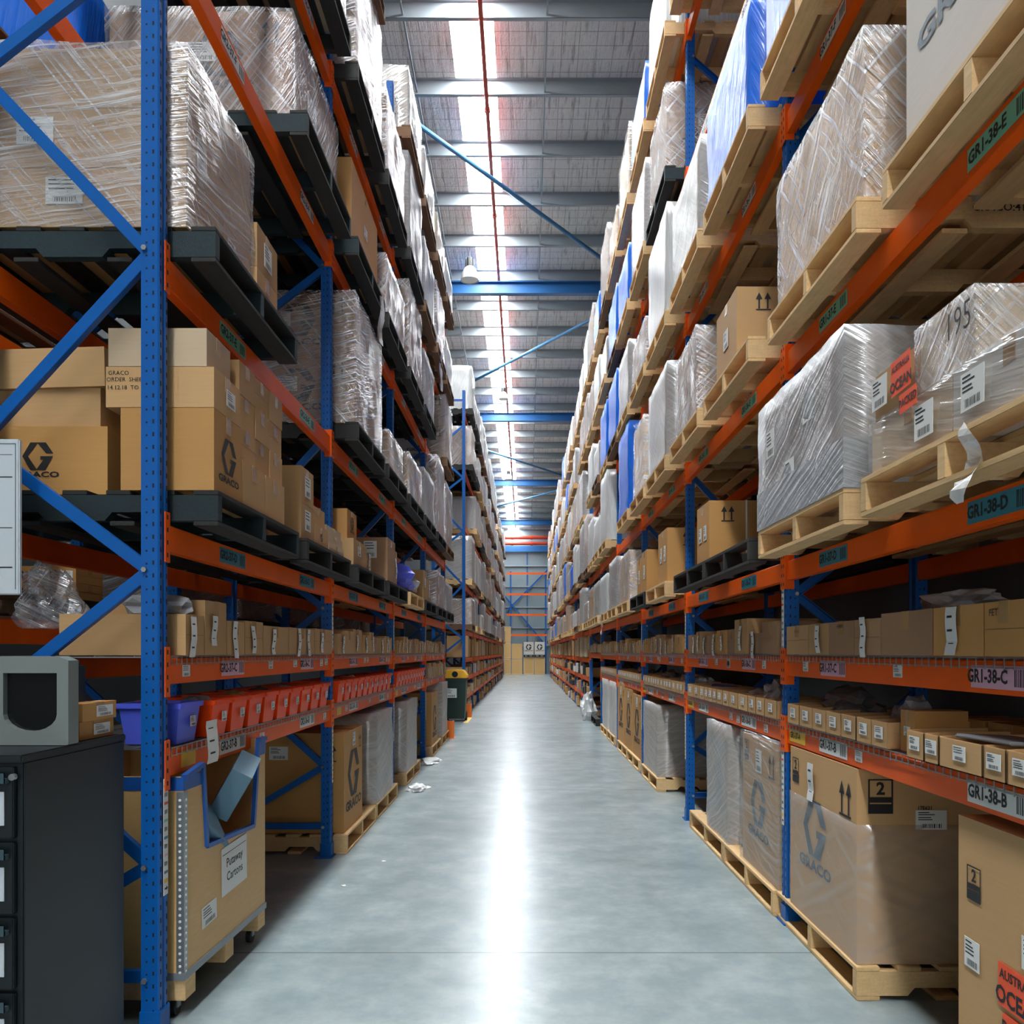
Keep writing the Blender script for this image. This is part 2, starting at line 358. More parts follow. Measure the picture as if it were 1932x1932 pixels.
# ------------------------------------------------------------------ film shells and bags
def film_mesh(D, L, H, mat, seed, drop=.10, puff=.012):
    def mk():
        bm = bmesh.new(); me = bpy.data.meshes.new('film'); n = 9
        verts = {}
        def V(p):
            kx = tuple(round(c, 4) for c in p)
            if kx not in verts: verts[kx] = bm.verts.new(p)
            return verts[kx]
        def grid(o, a, b):
            for i in range(n):
                for j in range(n):
                    f = [V(o+a*(x/n)+b*(y/n)) for x, y in ((i,j),(i+1,j),(i+1,j+1),(i,j+1))]
                    bm.faces.new(f)
        X, Y, Zv = Vector((D,0,0)), Vector((0,L,0)), Vector((0,0,H+drop)); O = Vector((0,0,-drop))
        grid(O, X, Zv); grid(O+Y, X, Zv); grid(O, Y, Zv); grid(O+X, Y, Zv); grid(O+Zv, X, Y)
        for v in bm.verts:
            p = v.co.copy(); c = Vector((D/2, L/2, H/2)); out = Vector((p.x-c.x, p.y-c.y, 0))
            out = Vector((out.x/(D/2), out.y/(L/2), 0))
            k = noise.noise(p*5+Vector((seed*3.1, 0, 0)))*puff+puff*1.15
            if abs(out.x) > .999 or abs(out.y) > .999:
                nn = Vector((out.x if abs(out.x) > .999 else 0, out.y if abs(out.y) > .999 else 0, 0)); v.co += nn*max(.003, k)
            if p.z > H-.001: v.co.z += max(.003, k)*.8
            if p.z < -drop+.001 and drop > .02: v.co.z += noise.noise(p*7+Vector((seed, 5, 0)))*.05
            elif p.z > H-.001 and (abs(out.x) > .999 or abs(out.y) > .999): v.co.z += abs(noise.noise(p*9+Vector((seed, 2, 1))))*puff
        bmesh.ops.recalc_face_normals(bm, faces=bm.faces); bm.to_mesh(me); bm.free()
        me.materials.append(MATS[mat]); me.polygons.foreach_set('use_smooth', [True]*len(me.polygons)); return me
    return cached(('film', round(D,2), round(L,2), round(H,2), mat, seed, drop, puff), mk)
def crumple_mesh(sx, sy, sz, mat, seed, sub=3):
    def mk():
        bm = bmesh.new(); bmesh.ops.create_icosphere(bm, subdivisions=sub, radius=1); me = bpy.data.meshes.new('crumple')
        for v in bm.verts:
            p = v.co; k = 1+.55*noise.noise(p*1.7+Vector((seed*2.3,1,1)))+.28*noise.noise(p*4.1+Vector((seed,0,3)))
            v.co = Vector((p.x*sx*k, p.y*sy*k, max(p.z*sz*k, -sz*.6)+sz*.6))
        bm.to_mesh(me); bm.free(); me.materials.append(MATS[mat]); return me
    return cached(('crumple', round(sx,2), round(sy,2), round(sz,2), mat, seed), mk)
def tail_mesh(seed, L):
    """torn tail of film hanging from a pallet, folded ribbon"""
    def mk():
        rr = random.Random(seed); mb = MB(); n = 12; pl = None
        for i in range(n+1):
            t = i/n; wd = .02+.035*math.sin(t*PI*.9)+rr.uniform(0, .02)*(t > .7); x = -.012*math.sin(t*7+seed); y = .03*math.sin(t*5+seed*2)*t
            cur = [(x-.01, y-wd, -L*t), (x-.03*math.sin(t*9), y, -L*t), (x+.008, y+wd, -L*t+rr.uniform(-.02, .02))]
            if pl:
                for j in range(2): mb.quad([pl[j], pl[j+1], cur[j+1], cur[j]], 'film_white')
            pl = cur
        return mb.mesh('film_tail', 0, True)
    return cached(('tail', seed, round(L, 2)), mk)

# ------------------------------------------------------------------ pallets
def pallet_proto(kind, detail):
    """1.165 square; bearers run away from the aisle, boards along it"""
    def mk():
        S = 1.165; H = .145
        m1 = {'pale':'wood_pale','black':'wood_black','teal':'wood_black','brown':'wood_brown'}[kind]; m2 = {'pale':'wood_pale','black':'wood_black','teal':'wood_teal','brown':'wood_brown'}[kind]
        rr = random.Random(3)
        def board(x, z, wd, nm): return MB().box(x, 0, z, x+wd, S, z+.019, m1).mesh(nm, .002)
        if not detail:
            mb = MB()
            for i in range(7): mb.box(i*(S-.1)/6, 0, H-.02, i*(S-.1)/6+.1, S, H, m1)
            for y in (0, S/2-.022, S-.045): mb.box(.001, y+.001, .021, S-.001, y+.044, H-.021, m2)
            for x in (0, .34, .72, S-.1): mb.box(x, 0, 0, x+.1, S, .02, m1)
            return mb.mesh('pallet')
        parts = []
        for i in range(7): parts.append(('deck_board', board(i*(S-.1)/6, H-.0195, .1+.0, 'deck_board')))
        for y in (0, S/2-.022, S-.045):
            p = [(0,.0205),(.22,.0205),(.25,.055),(.43,.055),(.46,.0205),(.70,.0205),(.73,.055),(.91,.055),(.94,.0205),(S,.0205),(S,H-.0205),(0,H-.0205)]
            parts.append(('bearer', MB().prism(p, y+.001, y+.044, m2, lambda x, z, yy: (x, yy, z)).mesh('bearer')))
        for x in (0, .34, .72, S-.1): parts.append(('bottom_board', board(x, 0, .1, 'bottom_board')))
        return parts
    return cached(('pallet', kind, detail), mk)
def make_pallet(kind, detail, side, u, y0, z, label, group=None):
    pr = pallet_proto(kind, detail)
    if not detail:
        o = ob('pallet', pr)
    else:
        o = ob('pallet', None)
        for nm, me in pr: ob(nm, me, o)
    tag(o, label, 'pallet', group); return put(o, side, u, y0, 1.165, z)

# ------------------------------------------------------------------ rack parts
XF = 1.43     # aisle face of the rack
DEP = .78     # rack depth
LEV = {-1: dict(B=1.105, C=1.475, D=2.01, E=3.08, F=4.47, G=5.78, H=7.10), 1: dict(B=1.105, C=1.475, D=2.0, E=3.15, F=4.47, G=5.78, H=7.10)}
FARLEV = dict(J=.48, K=.92, C=1.36)
LNAME = dict(A='floor level', B='lower picking shelf', C='upper picking shelf', D='lowest pallet level', E='second pallet level', F='third pallet level', G='fourth pallet level', H='top pallet level', J='lowest carton shelf', K='middle carton shelf')
SN = {-1: 'left', 1: 'right'}
FH = 7.62
def upright_mesh():
    def mk():
        mb = MB(); P = [(0,.006),(.006,0),(.070,0),(.070,.012),(.060,.018),(.060,.062),(.070,.068),(.070,.08),(.006,.08),(0,.074),(0,.052),(.008,.046),(.008,.034),(0,.028)]
        mb.prism(P, 0, FH, 'rack_blue')
        z = .09
        while z < FH-.05:
            for y in (.014, .066): mb.quad([(-.0006,y-.005,z),(-.0006,y+.005,z),(-.0006,y+.005,z+.020),(-.0006,y-.005,z+.020)], 'hole')
            for x in (.022, .048): 
                hh = .016 if x < .03 else .007
                mb.quad([(x-.0035,-.0006,z),(x+.0035,-.0006,z),(x+.0035,-.0006,z+hh),(x-.0035,-.0006,z+hh)], 'hole')
                mb.quad([(x-.0035,.0806,z),(x+.0035,.0806,z),(x+.0035,.0806,z+hh),(x-.0035,.0806,z+hh)], 'hole')
            z += .05
        return mb.mesh('upright')
    return cached('upright', mk)
def channel_mesh(p, q, m='rack_blue', wd=.045, t=.028):
    def mk():
        mb = MB(); p_, q_ = Vector(p), Vector(q); d = (q_-p_).normalized(); u = Vector((0,1,0)).cross(d).normalized()
        mb.bar(p_, q_, wd, .004, m, u) if False else None
        c = (p_+q_)/2; L = (q_-p_).length; Y = Vector((0,1,0))
        mb.obox(c, d, Y, u, L, .003, wd, m)
        mb.obox(c+u*(wd/2)-Y*t/2, d, Y, u, L, t, .003, m); mb.obox(c-u*(wd/2)-Y*t/2, d, Y, u, L, t, .003, m)
        return mb.mesh('brace')
    return cached(('ch', p, q, m), mk)
def strip_mesh():
    def mk():
        mb = MB(); H = .46; mb.box(-.022, -H/2, 0, .022, H/2, .0015, 'paper'); z = .0022
        cols = ['ink','ink','lbl_red','ink','lbl_green','ink','lbl_teal','ink','lbl_pink','ink','ink','lbl_yellow']
        for i, cc in enumerate(cols):
            y = H/2-.03-i*.034; hh = .011 if i % 2 == 0 else .016
            if cc == 'ink' and i % 2:
                for q in range(7): mb.quad([(-.014+q*.004,y-hh/2,z),(-.012+q*.004,y-hh/2,z),(-.012+q*.004,y+hh/2,z),(-.014+q*.004,y+hh/2,z)], 'ink')
            else: mb.quad([(-.018,y-hh/2,z),(.018,y-hh/2,z),(.018,y+hh/2,z),(-.018,y+hh/2,z)], cc if cc != 'ink' else 'card_blue_grey')
        y = -H/2+.025; mb.quad([(-.012,y-.004,z),(.004,y-.004,z),(.004,y-.011,z),(.017,y,z),(.004,y+.011,z),(.004,y+.004,z),(-.012,y+.004,z)], 'ink')
        return mb.mesh('location_strip')
    return cached('strip', mk)
BRN = [(.22,.22,'h'),(.66,.26,1),(.66,1.27,1),(1.82,1.29,-1),(1.82,2.32,1),(3.07,2.34,-1),(3.07,3.78,1),(4.32,3.80,-1),(4.32,5.04,1),(5.58,5.06,-1),(5.58,6.2,1),(6.8,6.22,-1),(7.4,7.4,'h')]
def make_frame(side, y, idx, strips=(1.0, 1.86), far=False, label=None):
    o = ob('rack_ladder', None)
    tag(o, label or f'blue perforated upright frame of the {SN[side]} rack, {ORD[idx]} frame from the camera', 'rack frame', f'{SN[side]} rack frames')
    a = ob('upright', upright_mesh(), o); b = ob('upright', upright_mesh(), o, (DEP, .08, 0), PI)
    for (f, r, kd) in BRN:
        n1, n2 = (.055, 0, f), (DEP-.055, 0, r)
        m = ob('brace', channel_mesh(n1, n2), o, (0, .045, 0))
        if not far:
            bm_ = cached('bolt', lambda: MB().tube((0,0,0), (0,-.012,0), .011, 'zinc', 6).mesh('bolt'))
            ob('bolt', bm_, o, (.055, -.001, f) if side > 0 else (.055, .093, f))
    bp = cached('baseplate', lambda: MB().box(-.02, -.02, 0, .11, .12, .008, 'rack_blue').box(-.006, -.004, .008, .076, .084, .1, 'rack_blue').mesh('base_plate', .002))
    ob('base_plate', bp, o); ob('base_plate', bp, o, (DEP-.07, 0, 0))
    for z in strips:
        fr = (Vector((0,.08,0)), Vector((0,-1,0)), Vector((0,0,1)), Vector((-1,0,0)))
        decal(o, 'location_strip', strip_mesh(), fr, .03 if side > 0 else .05, z-.23, .9, 1, .003)
    if side > 0: o.location = (XF, y, 0)
    else: o.location = (-XF, y+.08, 0); o.rotation_euler[2] = PI
    return o
def beam_mesh(L, H, rear=False):
    def mk():
        mb = MB(); P = [(.004,0),(.05,0),(.05,H),(.022,H),(.022,H-.028),(.004,H-.028)] if False else [(0,0),(.048,0),(.048,H),(.004,H),(0,H-.004)]
        mb.prism(P, 0, L, 'rack_orange', lambda x, z, y: (x, y, z)); return mb.mesh('rack_beam', .002)
    return cached(('beam', round(L,3), H), mk)
def connector_mesh(H):
    def mk():
        mb = MB(); T = .2
        mb.box(-.004, 0, 0, 0, .042, T, 'rack_orange'); mb.box(-.004, .040, 0, .048, .044, T, 'rack_orange')
        for z in (.03, .08, .13, .18): mb.quad([(-.0046,.014,z-.01),(-.0046,.026,z-.01),(-.0046,.026,z+.008),(-.0046,.014,z+.008)], 'hole')
        return mb.mesh('beam_connector', .001)
    return cached(('conn',), mk)
LC = dict(A='lbl_yellow', B='paper', C='lbl_pink', D='lbl_teal', E='lbl_green', F='paper', G='paper', H='paper')
def make_beam(side, y0, lev, z, bi, rear=False, detail=True, locs=None, L=2.66, far=False):
    H = .105 if lev in 'BCDJK' else .12
    o = ob('rack_beam', beam_mesh(L, H))
    which = 'rear' if rear else 'front'
    tag(o, f'orange {which} beam of the {SN[side]} rack, {ORD[bi]} bay from camera, {LNAME[lev]}', 'rack beam', f'{SN[side]} rack beams')
    u = XF+.004 if not rear else XF+DEP-.06
    put(o, side, u, y0+.08, L, z-H)
    if rear: return o
    cz = H-.155
    c1 = ob('beam_connector', connector_mesh(H), o, (-.008, -.043, cz)); c2 = ob('beam_connector', connector_mesh(H), o, (-.008, L+.043, cz))
    c2.scale = (1, -1, 1)
    fr = (Vector((0,L,0)), Vector((0,-1,0)), Vector((0,0,1)), Vector((-1,0,0)))
    if locs:
        side_rows = 'GR1' if side > 0 else 'GR2'
        for num, off in locs:
            yy = off if side < 0 else off            # distance from the near end of the beam
            a = (L-off) if side > 0 else off
            S = .34 if lev in 'BDE' else .30
            bg = cached(('lb', LC[lev], S), lambda: (lambda mb: mb.mesh('location_label'))(
                (lambda mb: ([mb.quad([(S*.27+q*.0085,-.026,.0012),(S*.27+q*.0085+.004+.002*(q%3==0),-.026,.0012),(S*.27+q*.0085+.004+.002*(q%3==0),.026,.0012),(S*.27+q*.0085,.026,.0012)], 'ink') for q in range(8)], mb)[1])(
                MB().box(-S/2, -.036, 0, S/2, .036, .001, LC[lev]))))
            p = decal(o, 'location_label', bg, fr, a, H*.5, 1, off=.001)
            t = ob('lettering', text_mesh(f'{side_rows}-{num}-{lev}', 'ink', .03), p, (-.06, 0, .002)); t.scale = (.052, .058, 1)
    if detail and lev in 'BC':
        rr = random.Random(int(y0*100)+ord(lev)+side)
        if lev == 'B' and locs:
            a = L-.12 if side > 0 else .16
            yl = cached('yl', lambda: MB().box(-.12, -.034, 0, .12, .034, .001, 'lbl_yellow').mesh('location_label'))
            if side > 0: 
                p = decal(o, 'location_label', yl, fr, .17, H*.5, 1, off=.001)
                t = ob('lettering', text_mesh(f'GR1-{locs[-1][0]}-A', 'ink', .03), p, (-.03, 0, .002)); t.scale = (.038, .045, 1)
            else:
                p = decal(o, 'location_label', yl, fr, .2, H*.5, .6, 1, off=.001)
        for k_ in range(7):
            a = .1+rr.random()*(L-.2)
            if any(abs(a-((L-f) if side > 0 else f)) < .24 for _, f in (locs or [])): continue
            if lev == 'B' and (a < .34): continue
            decal(o, 'barcode_sticker', paper_mesh(.075, .048, k_ % 3), fr, a, H*.5+rr.uniform(-.015, .01), 1, off=.001)
    return o
def deck_mesh(L):
    def mk():
        mb = MB(); r = .0045; D = DEP-.02
        for x in (-.006, .14, .3, .46, .62, D-.02): mb.box(x-r/2, 0, .004, x+r/2, L, .004+r, 'zinc')
        mb.box(-.0085, 0, -.026, -.0055, L, -.022, 'zinc')
        y = .02
        while y < L:
            mb.box(-.008, y-r/2, .0, D, y+r/2, r, 'zinc'); mb.box(-.0095, y-r/2, -.03, -.0065, y+r/2, r, 'zinc'); y += .05
        return mb.mesh('wire_deck')
    return cached(('deck', L), mk)

# ------------------------------------------------------------------ loads
def wrapped_load(side, u, y0, z, D, L, H, label, group, card='card_tan', filmm='film_clear', nx=2, ny=2, nz=2, seed=0, labels=2, logo=True, detail=True, drop=.004, strap=False):
    key = ('load', side, round(D,2), round(L,2), round(H,2), card, filmm, nx, ny, nz, seed, labels, logo, detail, drop)
    if key in CACHE:
        o = copy_tree(CACHE[key])
    else:
        o = ob('wrapped_load', None); g = .003
        cd, cl, chh = D/nx, L/ny, H/nz
        for i in range(nx):
            for j in range(ny):
                for kz in range(nz):
                    if 0 < i < nx-1 and 0 < j < ny-1: continue
                    ob('carton', carton_mesh(cd-g, cl-g, chh-g, card, detail, i+j+kz), o, (i*cd, j*cl, kz*chh))
        ob('stretch_film', film_mesh(D, L, H, filmm, seed, drop), o)
        if detail:
            fa, fc = face_frame('aisle', side, D, L), face_frame('front', side, D, L); rr = random.Random(seed+int(H*100))
            for q in range(labels):
                decal(o, 'shipping_label', paper_mesh(.15, .11, q), fc, D*(.35+.18*rr.random()), chh*(q % nz+.6), 1, off=.004)
                decal(o, 'shipping_label', paper_mesh(.10, .14, q), fa, L*(.2+.5*rr.random()), chh*(q % nz+.5), 1, off=.004)
            if logo:
                for q in range(min(nz, 2)):
                    aa = D*.60 if side < 0 else D*.35
                    brandmark(o, fc, aa, chh*(q+.58), min(.26, chh*.5), 'ink', True, .004)
                    decal(o, 'arrow_mark', arrows_mesh(), fc, D-.12, chh*(q+.8), min(.13, chh*.3), off=.004)
        CACHE[key] = o
    for kk in ('label', 'category', 'group'):
        if kk in o: del o[kk]
    tag(o, label, 'pallet load', group); put(o, side, u, y0, L, z); return o
NC = {}
def carton(side, u, y0, z, D, L, H, label, card='card_tan', seed=0, dec=(), open_=False, front=1.0, name='carton', group=None, tape=True):
    me = open_carton_mesh(D, L, H, card, front) if open_ else carton_mesh(D, L, H, card, tape, seed)
    o = ob(name, me); tag(o, label, 'carton', group); put(o, side, u, y0, L, z)
    fa, fc = face_frame('aisle', side, D, L), face_frame('front', side, D, L)
    for d in dec:
        kd, face = d[0], (fa if d[1] == 'a' else fc); W = L if d[1] == 'a' else D; a = d[2]*W; b = d[3]*H; s = d[4] if len(d) > 4 else .1
        if kd == 'logo': brandmark(o, face, a, b, s, d[5] if len(d) > 5 else 'ink')
        elif kd == 'logo_only': brandmark(o, face, a, b, s, 'ink', False)
        elif kd == 'paper': decal(o, 'shipping_label', paper_mesh(s, s*(d[5] if len(d) > 5 else .7), seed % 3), face, a, b)
        elif kd == 'docket': decal(o, 'paper_docket', tagstrip_mesh(d[5] if len(d) > 5 else seed % 5), face, a, b, s)
        elif kd == 'arrows': decal(o, 'arrow_mark', arrows_mesh(), face, a, b, s)
        elif kd == 'two':
            m = decal(o, 'stacking_mark', stackmark_mesh(), face, a, b, s)
            t = ob('numeral', text_mesh('2', 'ink', .03), m, (0, .21, 0)); t.scale = (.5, .5, 1)
        elif kd == 'text': decal(o, 'lettering', text_mesh(d[5], 'ink', d[6] if len(d) > 6 else 0), face, a, b, s)
    return o

# ================================================================== THE BUILDING
def roofz(y): return 12.25-.04*y
Y0, Y1 = -14.0, 56.0; XL, XR = -4.6, 2.72
fl = MB(); fl.box(XL, Y0, -.15, XR, Y1, 0, 'concrete'); struct('floor', fl)
def slab(mb, x0, x1, m, dz=0, t=.04):
    i = len(mb.v); k = mb.mat(m)
    for x in (x0, x1):
        for y in (Y0, Y1):
            for z in (0, t): mb.v.append((x, y, roofz(y)+z+dz))
    for f in ((0,1,3,2),(4,6,7,5),(0,4,5,1),(2,3,7,6),(0,2,6,4),(1,5,7,3)): mb.f.append(tuple(i+j for j in f)); mb.mi.append(k)
SK = (-1.25, -.53)
ce = MB(); slab(ce, XL, SK[0], 'foil'); slab(ce, SK[1], XR, 'foil'); struct('ceiling', ce)
for i, (a, b) in enumerate((SK,)):
    m = MB(); slab(m, a, b, 'skylight', .01, .02); o = struct(f'window_{i+1}', m)
tn = [0]
def trim(mb, bevel=0, nm='trim'):
    tn[0] += 1; return struct(f'trim_{tn[0]}', mb, (0,0,0), bevel)
y = 12.67-1.65*8
while y < 54.5:
    if y > -9:
        zb = 12.0-.04*y; m = MB(); m.box(XL, y, zb, XR, y+.004, zb+.25, 'purlin'); m.box(XL, y, zb, XR, y+.07, zb+.004, 'purlin'); m.box(XL, y-.07, zb+.246, XR, y, zb+.25, 'purlin'); trim(m)
    y += 1.65
for x in (.33, -1.95, 2.3):
    m = MB(); yy = 0
    while yy < 53: m.bar((x, yy, roofz(yy)-.2), (x, yy+1.65, roofz(yy+1.65)-.2), .03, .03, 'purlin'); yy += 1.65
    trim(m)
def ibeam(yc, z0, z1, mat='rafter_blue', x0=XL, x1=XR):
    m = MB(); m.box(x0, yc-.09, z0, x1, yc+.09, z0+.015, mat); m.box(x0, yc-.09, z1-.015, x1, yc+.09, z1, mat); m.box(x0, yc-.006, z0+.015, x1, yc+.006, z1-.015, mat); return trim(m)
for q, yc in enumerate((10.7, 20.7, 30.7, 40.7, 50.7)):
    if yc > 12: ibeam(yc, 10.70-.04*(yc-20.7), 11.01-.04*(yc-20.7))
def brace(p, q):
    m = MB(); m.tube(p, q, .045, 'brace_blue', 10); return trim(m)
def rz(x, y): return (x, y, 11.72-.04*y)
brace(rz(-4.5, 11.6), rz(2.7, 20.4)); brace(rz(2.7, 21.4), rz(-4.5, 30.6)); brace(rz(-4.5, 31.8), rz(2.7, 40.5)); brace(rz(2.7, 41.2), rz(-4.5, 49.5))
for x in (-.71,):
    m = MB(); m.tube((x, 2, 11.95-.08), (x, 54, 11.95-.04*54), .038, 'pipe_red', 10)
    for yy in (14.6, 17.9, 22.4, 27.7, 32.3, 37.9): m.tube((x, yy, 11.95-.04*yy), (x, yy+.08, 11.95-.04*yy), .056, 'pipe_red', 10)
    o = ob('sprinkler_pipe', m.mesh('pipe')); tag(o, 'long thin red sprinkler pipe running along the skylight under the roof', 'pipe')
m = MB(); m.tube((2.25, 9, 11.3), (2.25, 40, 10.0), .045, 'pipe_red', 10); o = ob('sprinkler_pipe', m.mesh('pipe')); tag(o, 'red sprinkler pipe above the top of the right rack', 'pipe')
wl = MB(); wl.box(XR, Y0, 0, XR+.1, Y1, 12.5, 'clad_right'); struct('wall_right', wl)
wl = MB(); wl.box(XL-.1, Y0, 0, XL, Y1, 13.2, 'backdrop_dark'); struct('dark_backdrop_left', wl)  # added dark backdrop in place of the next aisle's shelving, cuts ambient light
wl = MB(); wl.box(XL, Y1, 0, XR, Y1+.1, 10.3, 'clad_far'); struct('wall_back', wl)
for z in (1.5+1.63, 1.5+3.07, 1.5+4.5, 1.5+5.94, 1.9):
    m = MB(); m.box(XL, Y1-.12, z, XR, Y1-.005, z+.09, 'purlin'); trim(m)
m = MB(); m.box(XL, Y1-.3, 8.45, XR, Y1-.14, 8.85, 'rafter_blue'); trim(m)
m = MB(); m.bar((-1.4, Y1-.2, 4.3), (2.0, Y1-.2, 7.7), .1, .1, 'rack_blue'); trim(m)
m = MB(); m.bar((-1.7, Y1-.34, 5.6), (1.3, Y1-.34, 2.0), .1, .1, 'rack_blue'); trim(m)
m = MB(); m.box(.02, Y1-.06, 0, .1, Y1-.005, 8.4, 'rafter_blue'); trim(m)
for z, nm in ((9.18, 'upper'), (8.78, 'lower')):
    m = MB(); m.tube((XL-.01, 54, z), (XR+.01, 54, z), .12, 'pipe_red', 12)
    for xx in (-1.0, .3): m.tube((xx, 54, z), (xx+.12, 54, z), .15, 'pipe_red', 12)
    o = ob('sprinkler_main', m.mesh('pipe')); tag(o, f'{nm} of the two thick red sprinkler mains crossing above the far wall', 'pipe')

# high-bay lamps
def lamp(x, y, zb, r, label):
    o = thing('high_bay_lamp', label, 'lamp', (x, y, zb))
    pr = [(r, 0), (r*.99, .02), (r*.88, r*.7), (r*.62, r*1.25), (r*.42, r*1.45)]
    ob('lamp_shade', MB().lathe(pr, 'lamp_bell', 24).mesh('shade', 0, True), o)
    m = MB(); m.tube((0,0,r*1.45), (0,0,r*2.4), r*.40, 'lamp_black', 16)
    for q in range(10): t = q*2*PI/10; m.obox(Vector((math.cos(t)*r*.42, math.sin(t)*r*.42, r*1.95)), Vector((math.cos(t), math.sin(t), 0)), Vector((-math.sin(t), math.cos(t), 0)), Vector((0,0,1)), r*.16, r*.03, r*.9, 'lamp_black')
    ob('ballast_housing', m.mesh('housing'), o)
    ob('diffuser', MB().tube((0,0,.02), (0,0,.03), r*.93, 'paper', 24).mesh('diffuser'), o)
    top = roofz(y)-.02-zb
    ob('suspension_cable', MB().tube((0,0,r*2.4), (0,0,top), .008, 'lamp_black', 6).mesh('cable'), o)
lamp(-1.36, 19.35, 10.44, .22, 'silver bell-shaped high-bay lamp nearest the camera, hanging before the first blue rafter')
lamp(-.80, 28.2, 10.36, .17, 'small pale bell-shaped lamp hanging under the skylight between the first and second blue rafters')
lamp(-.84, 38.0, 9.64, .17, 'farthest visible bell-shaped lamp, hanging just before the third blue rafter')

# ================================================================== RACKS
LY = [3.13+2.74*i for i in range(5)]; RY = [1.68+2.74*i for i in range(7)]
LFY = [18.8+2.74*i for i in range(12)]; RFY = [RY[-1]+2.74*i for i in range(12)]
fi = 0
for i, y in enumerate(LY): make_frame(-1, y, i, (1.0,) if i == 0 else (1.0, 1.86), False)
for i, y in enumerate(RY[1:]): make_frame(1, y, i, (1.0, 1.86), i > 3)
for i, y in enumerate(LFY): make_frame(-1, y, 5+i, (), True)
for i, y in enumerate(RFY[1:]): make_frame(1, y, 6+i, (), True)
# beams and wire decks, near racks
for side, YS in ((-1, LY), (1, RY)):
    for bi in range(len(YS)-1):
        n0 = (37-2*bi) if side < 0 else (38-2*bi); near = bi < 4
        for lev in 'BCDEFGH':
            z = LEV[side][lev]
            if side > 0 and bi == 5 and lev == 'B': continue
            locs = None
            if bi <= 2 and lev != 'H': locs = [(n0, .68), (n0-1, 2.0)]
            if side < 0 and locs: locs = [(n0, .72), (n0-1, 2.05)]
            make_beam(side, YS[bi], lev, z, bi, False, near, locs)
            if bi < 4: make_beam(side, YS[bi], lev, z, bi, True)
            if lev in 'BC' and bi < 5:
                o = ob('wire_deck', deck_mesh(2.62)); put(o, side, XF+.004, YS[bi]+.1, 2.62, z+.001)
                tag(o, f'wire mesh deck on the {SN[side]} rack, {ORD[bi]} bay from camera, {LNAME[lev]}', 'wire deck', f'{SN[side]} rack wire decks')
for side, YS, b0 in ((-1, LFY, 4), (1, RFY, 6)):
    for bi in range(len(YS)-1):
        for lev in 'JKCDEFGH':
            z = FARLEV.get(lev) or LEV[side][lev]
            make_beam(side, YS[bi], lev, z, b0+bi, False, False, None)
            if lev in 'JKC':
                mm = cached('shelf_far', lambda: MB().box(0, 0, 0, DEP-.06, 2.6, .018, 'wood_brown').mesh('shelf_board'))
                o = ob('shelf_board', mm); put(o, side, XF+.02, YS[bi]+.11, 2.6, z+.001)
                tag(o, f'shelf board on the {SN[side]} rack, {ORD[b0+bi]} bay from camera, {LNAME[lev]}', 'shelf', f'{SN[side]} rack shelf boards')

# ------------------------------------------------------------------ pallet positions
def posl(side, bi, lev, half): return f'{SN[side]} rack, {ORD[bi]} bay, {LNAME[lev]}, {"near" if half == 0 else "far"} half'
PU = 1.26
def pallet_at(side, bi, YS, b0, lev, half, kind, detail=True, du=0, z=None):
    y = YS[bi]+(.15 if half == 0 else 1.49)
    z = (LEV[side][lev] if z is None else z)+.001
    cn = {'pale':'pale timber','black':'black weathered','teal':'dark teal-painted','brown':'brown timber'}[kind]
    make_pallet(kind, detail, side, PU+du, y, z, f'{cn} pallet, {posl(side, b0+bi, lev, half)}', f'pallets on the {SN[side]} rack')
    return y, z+.145
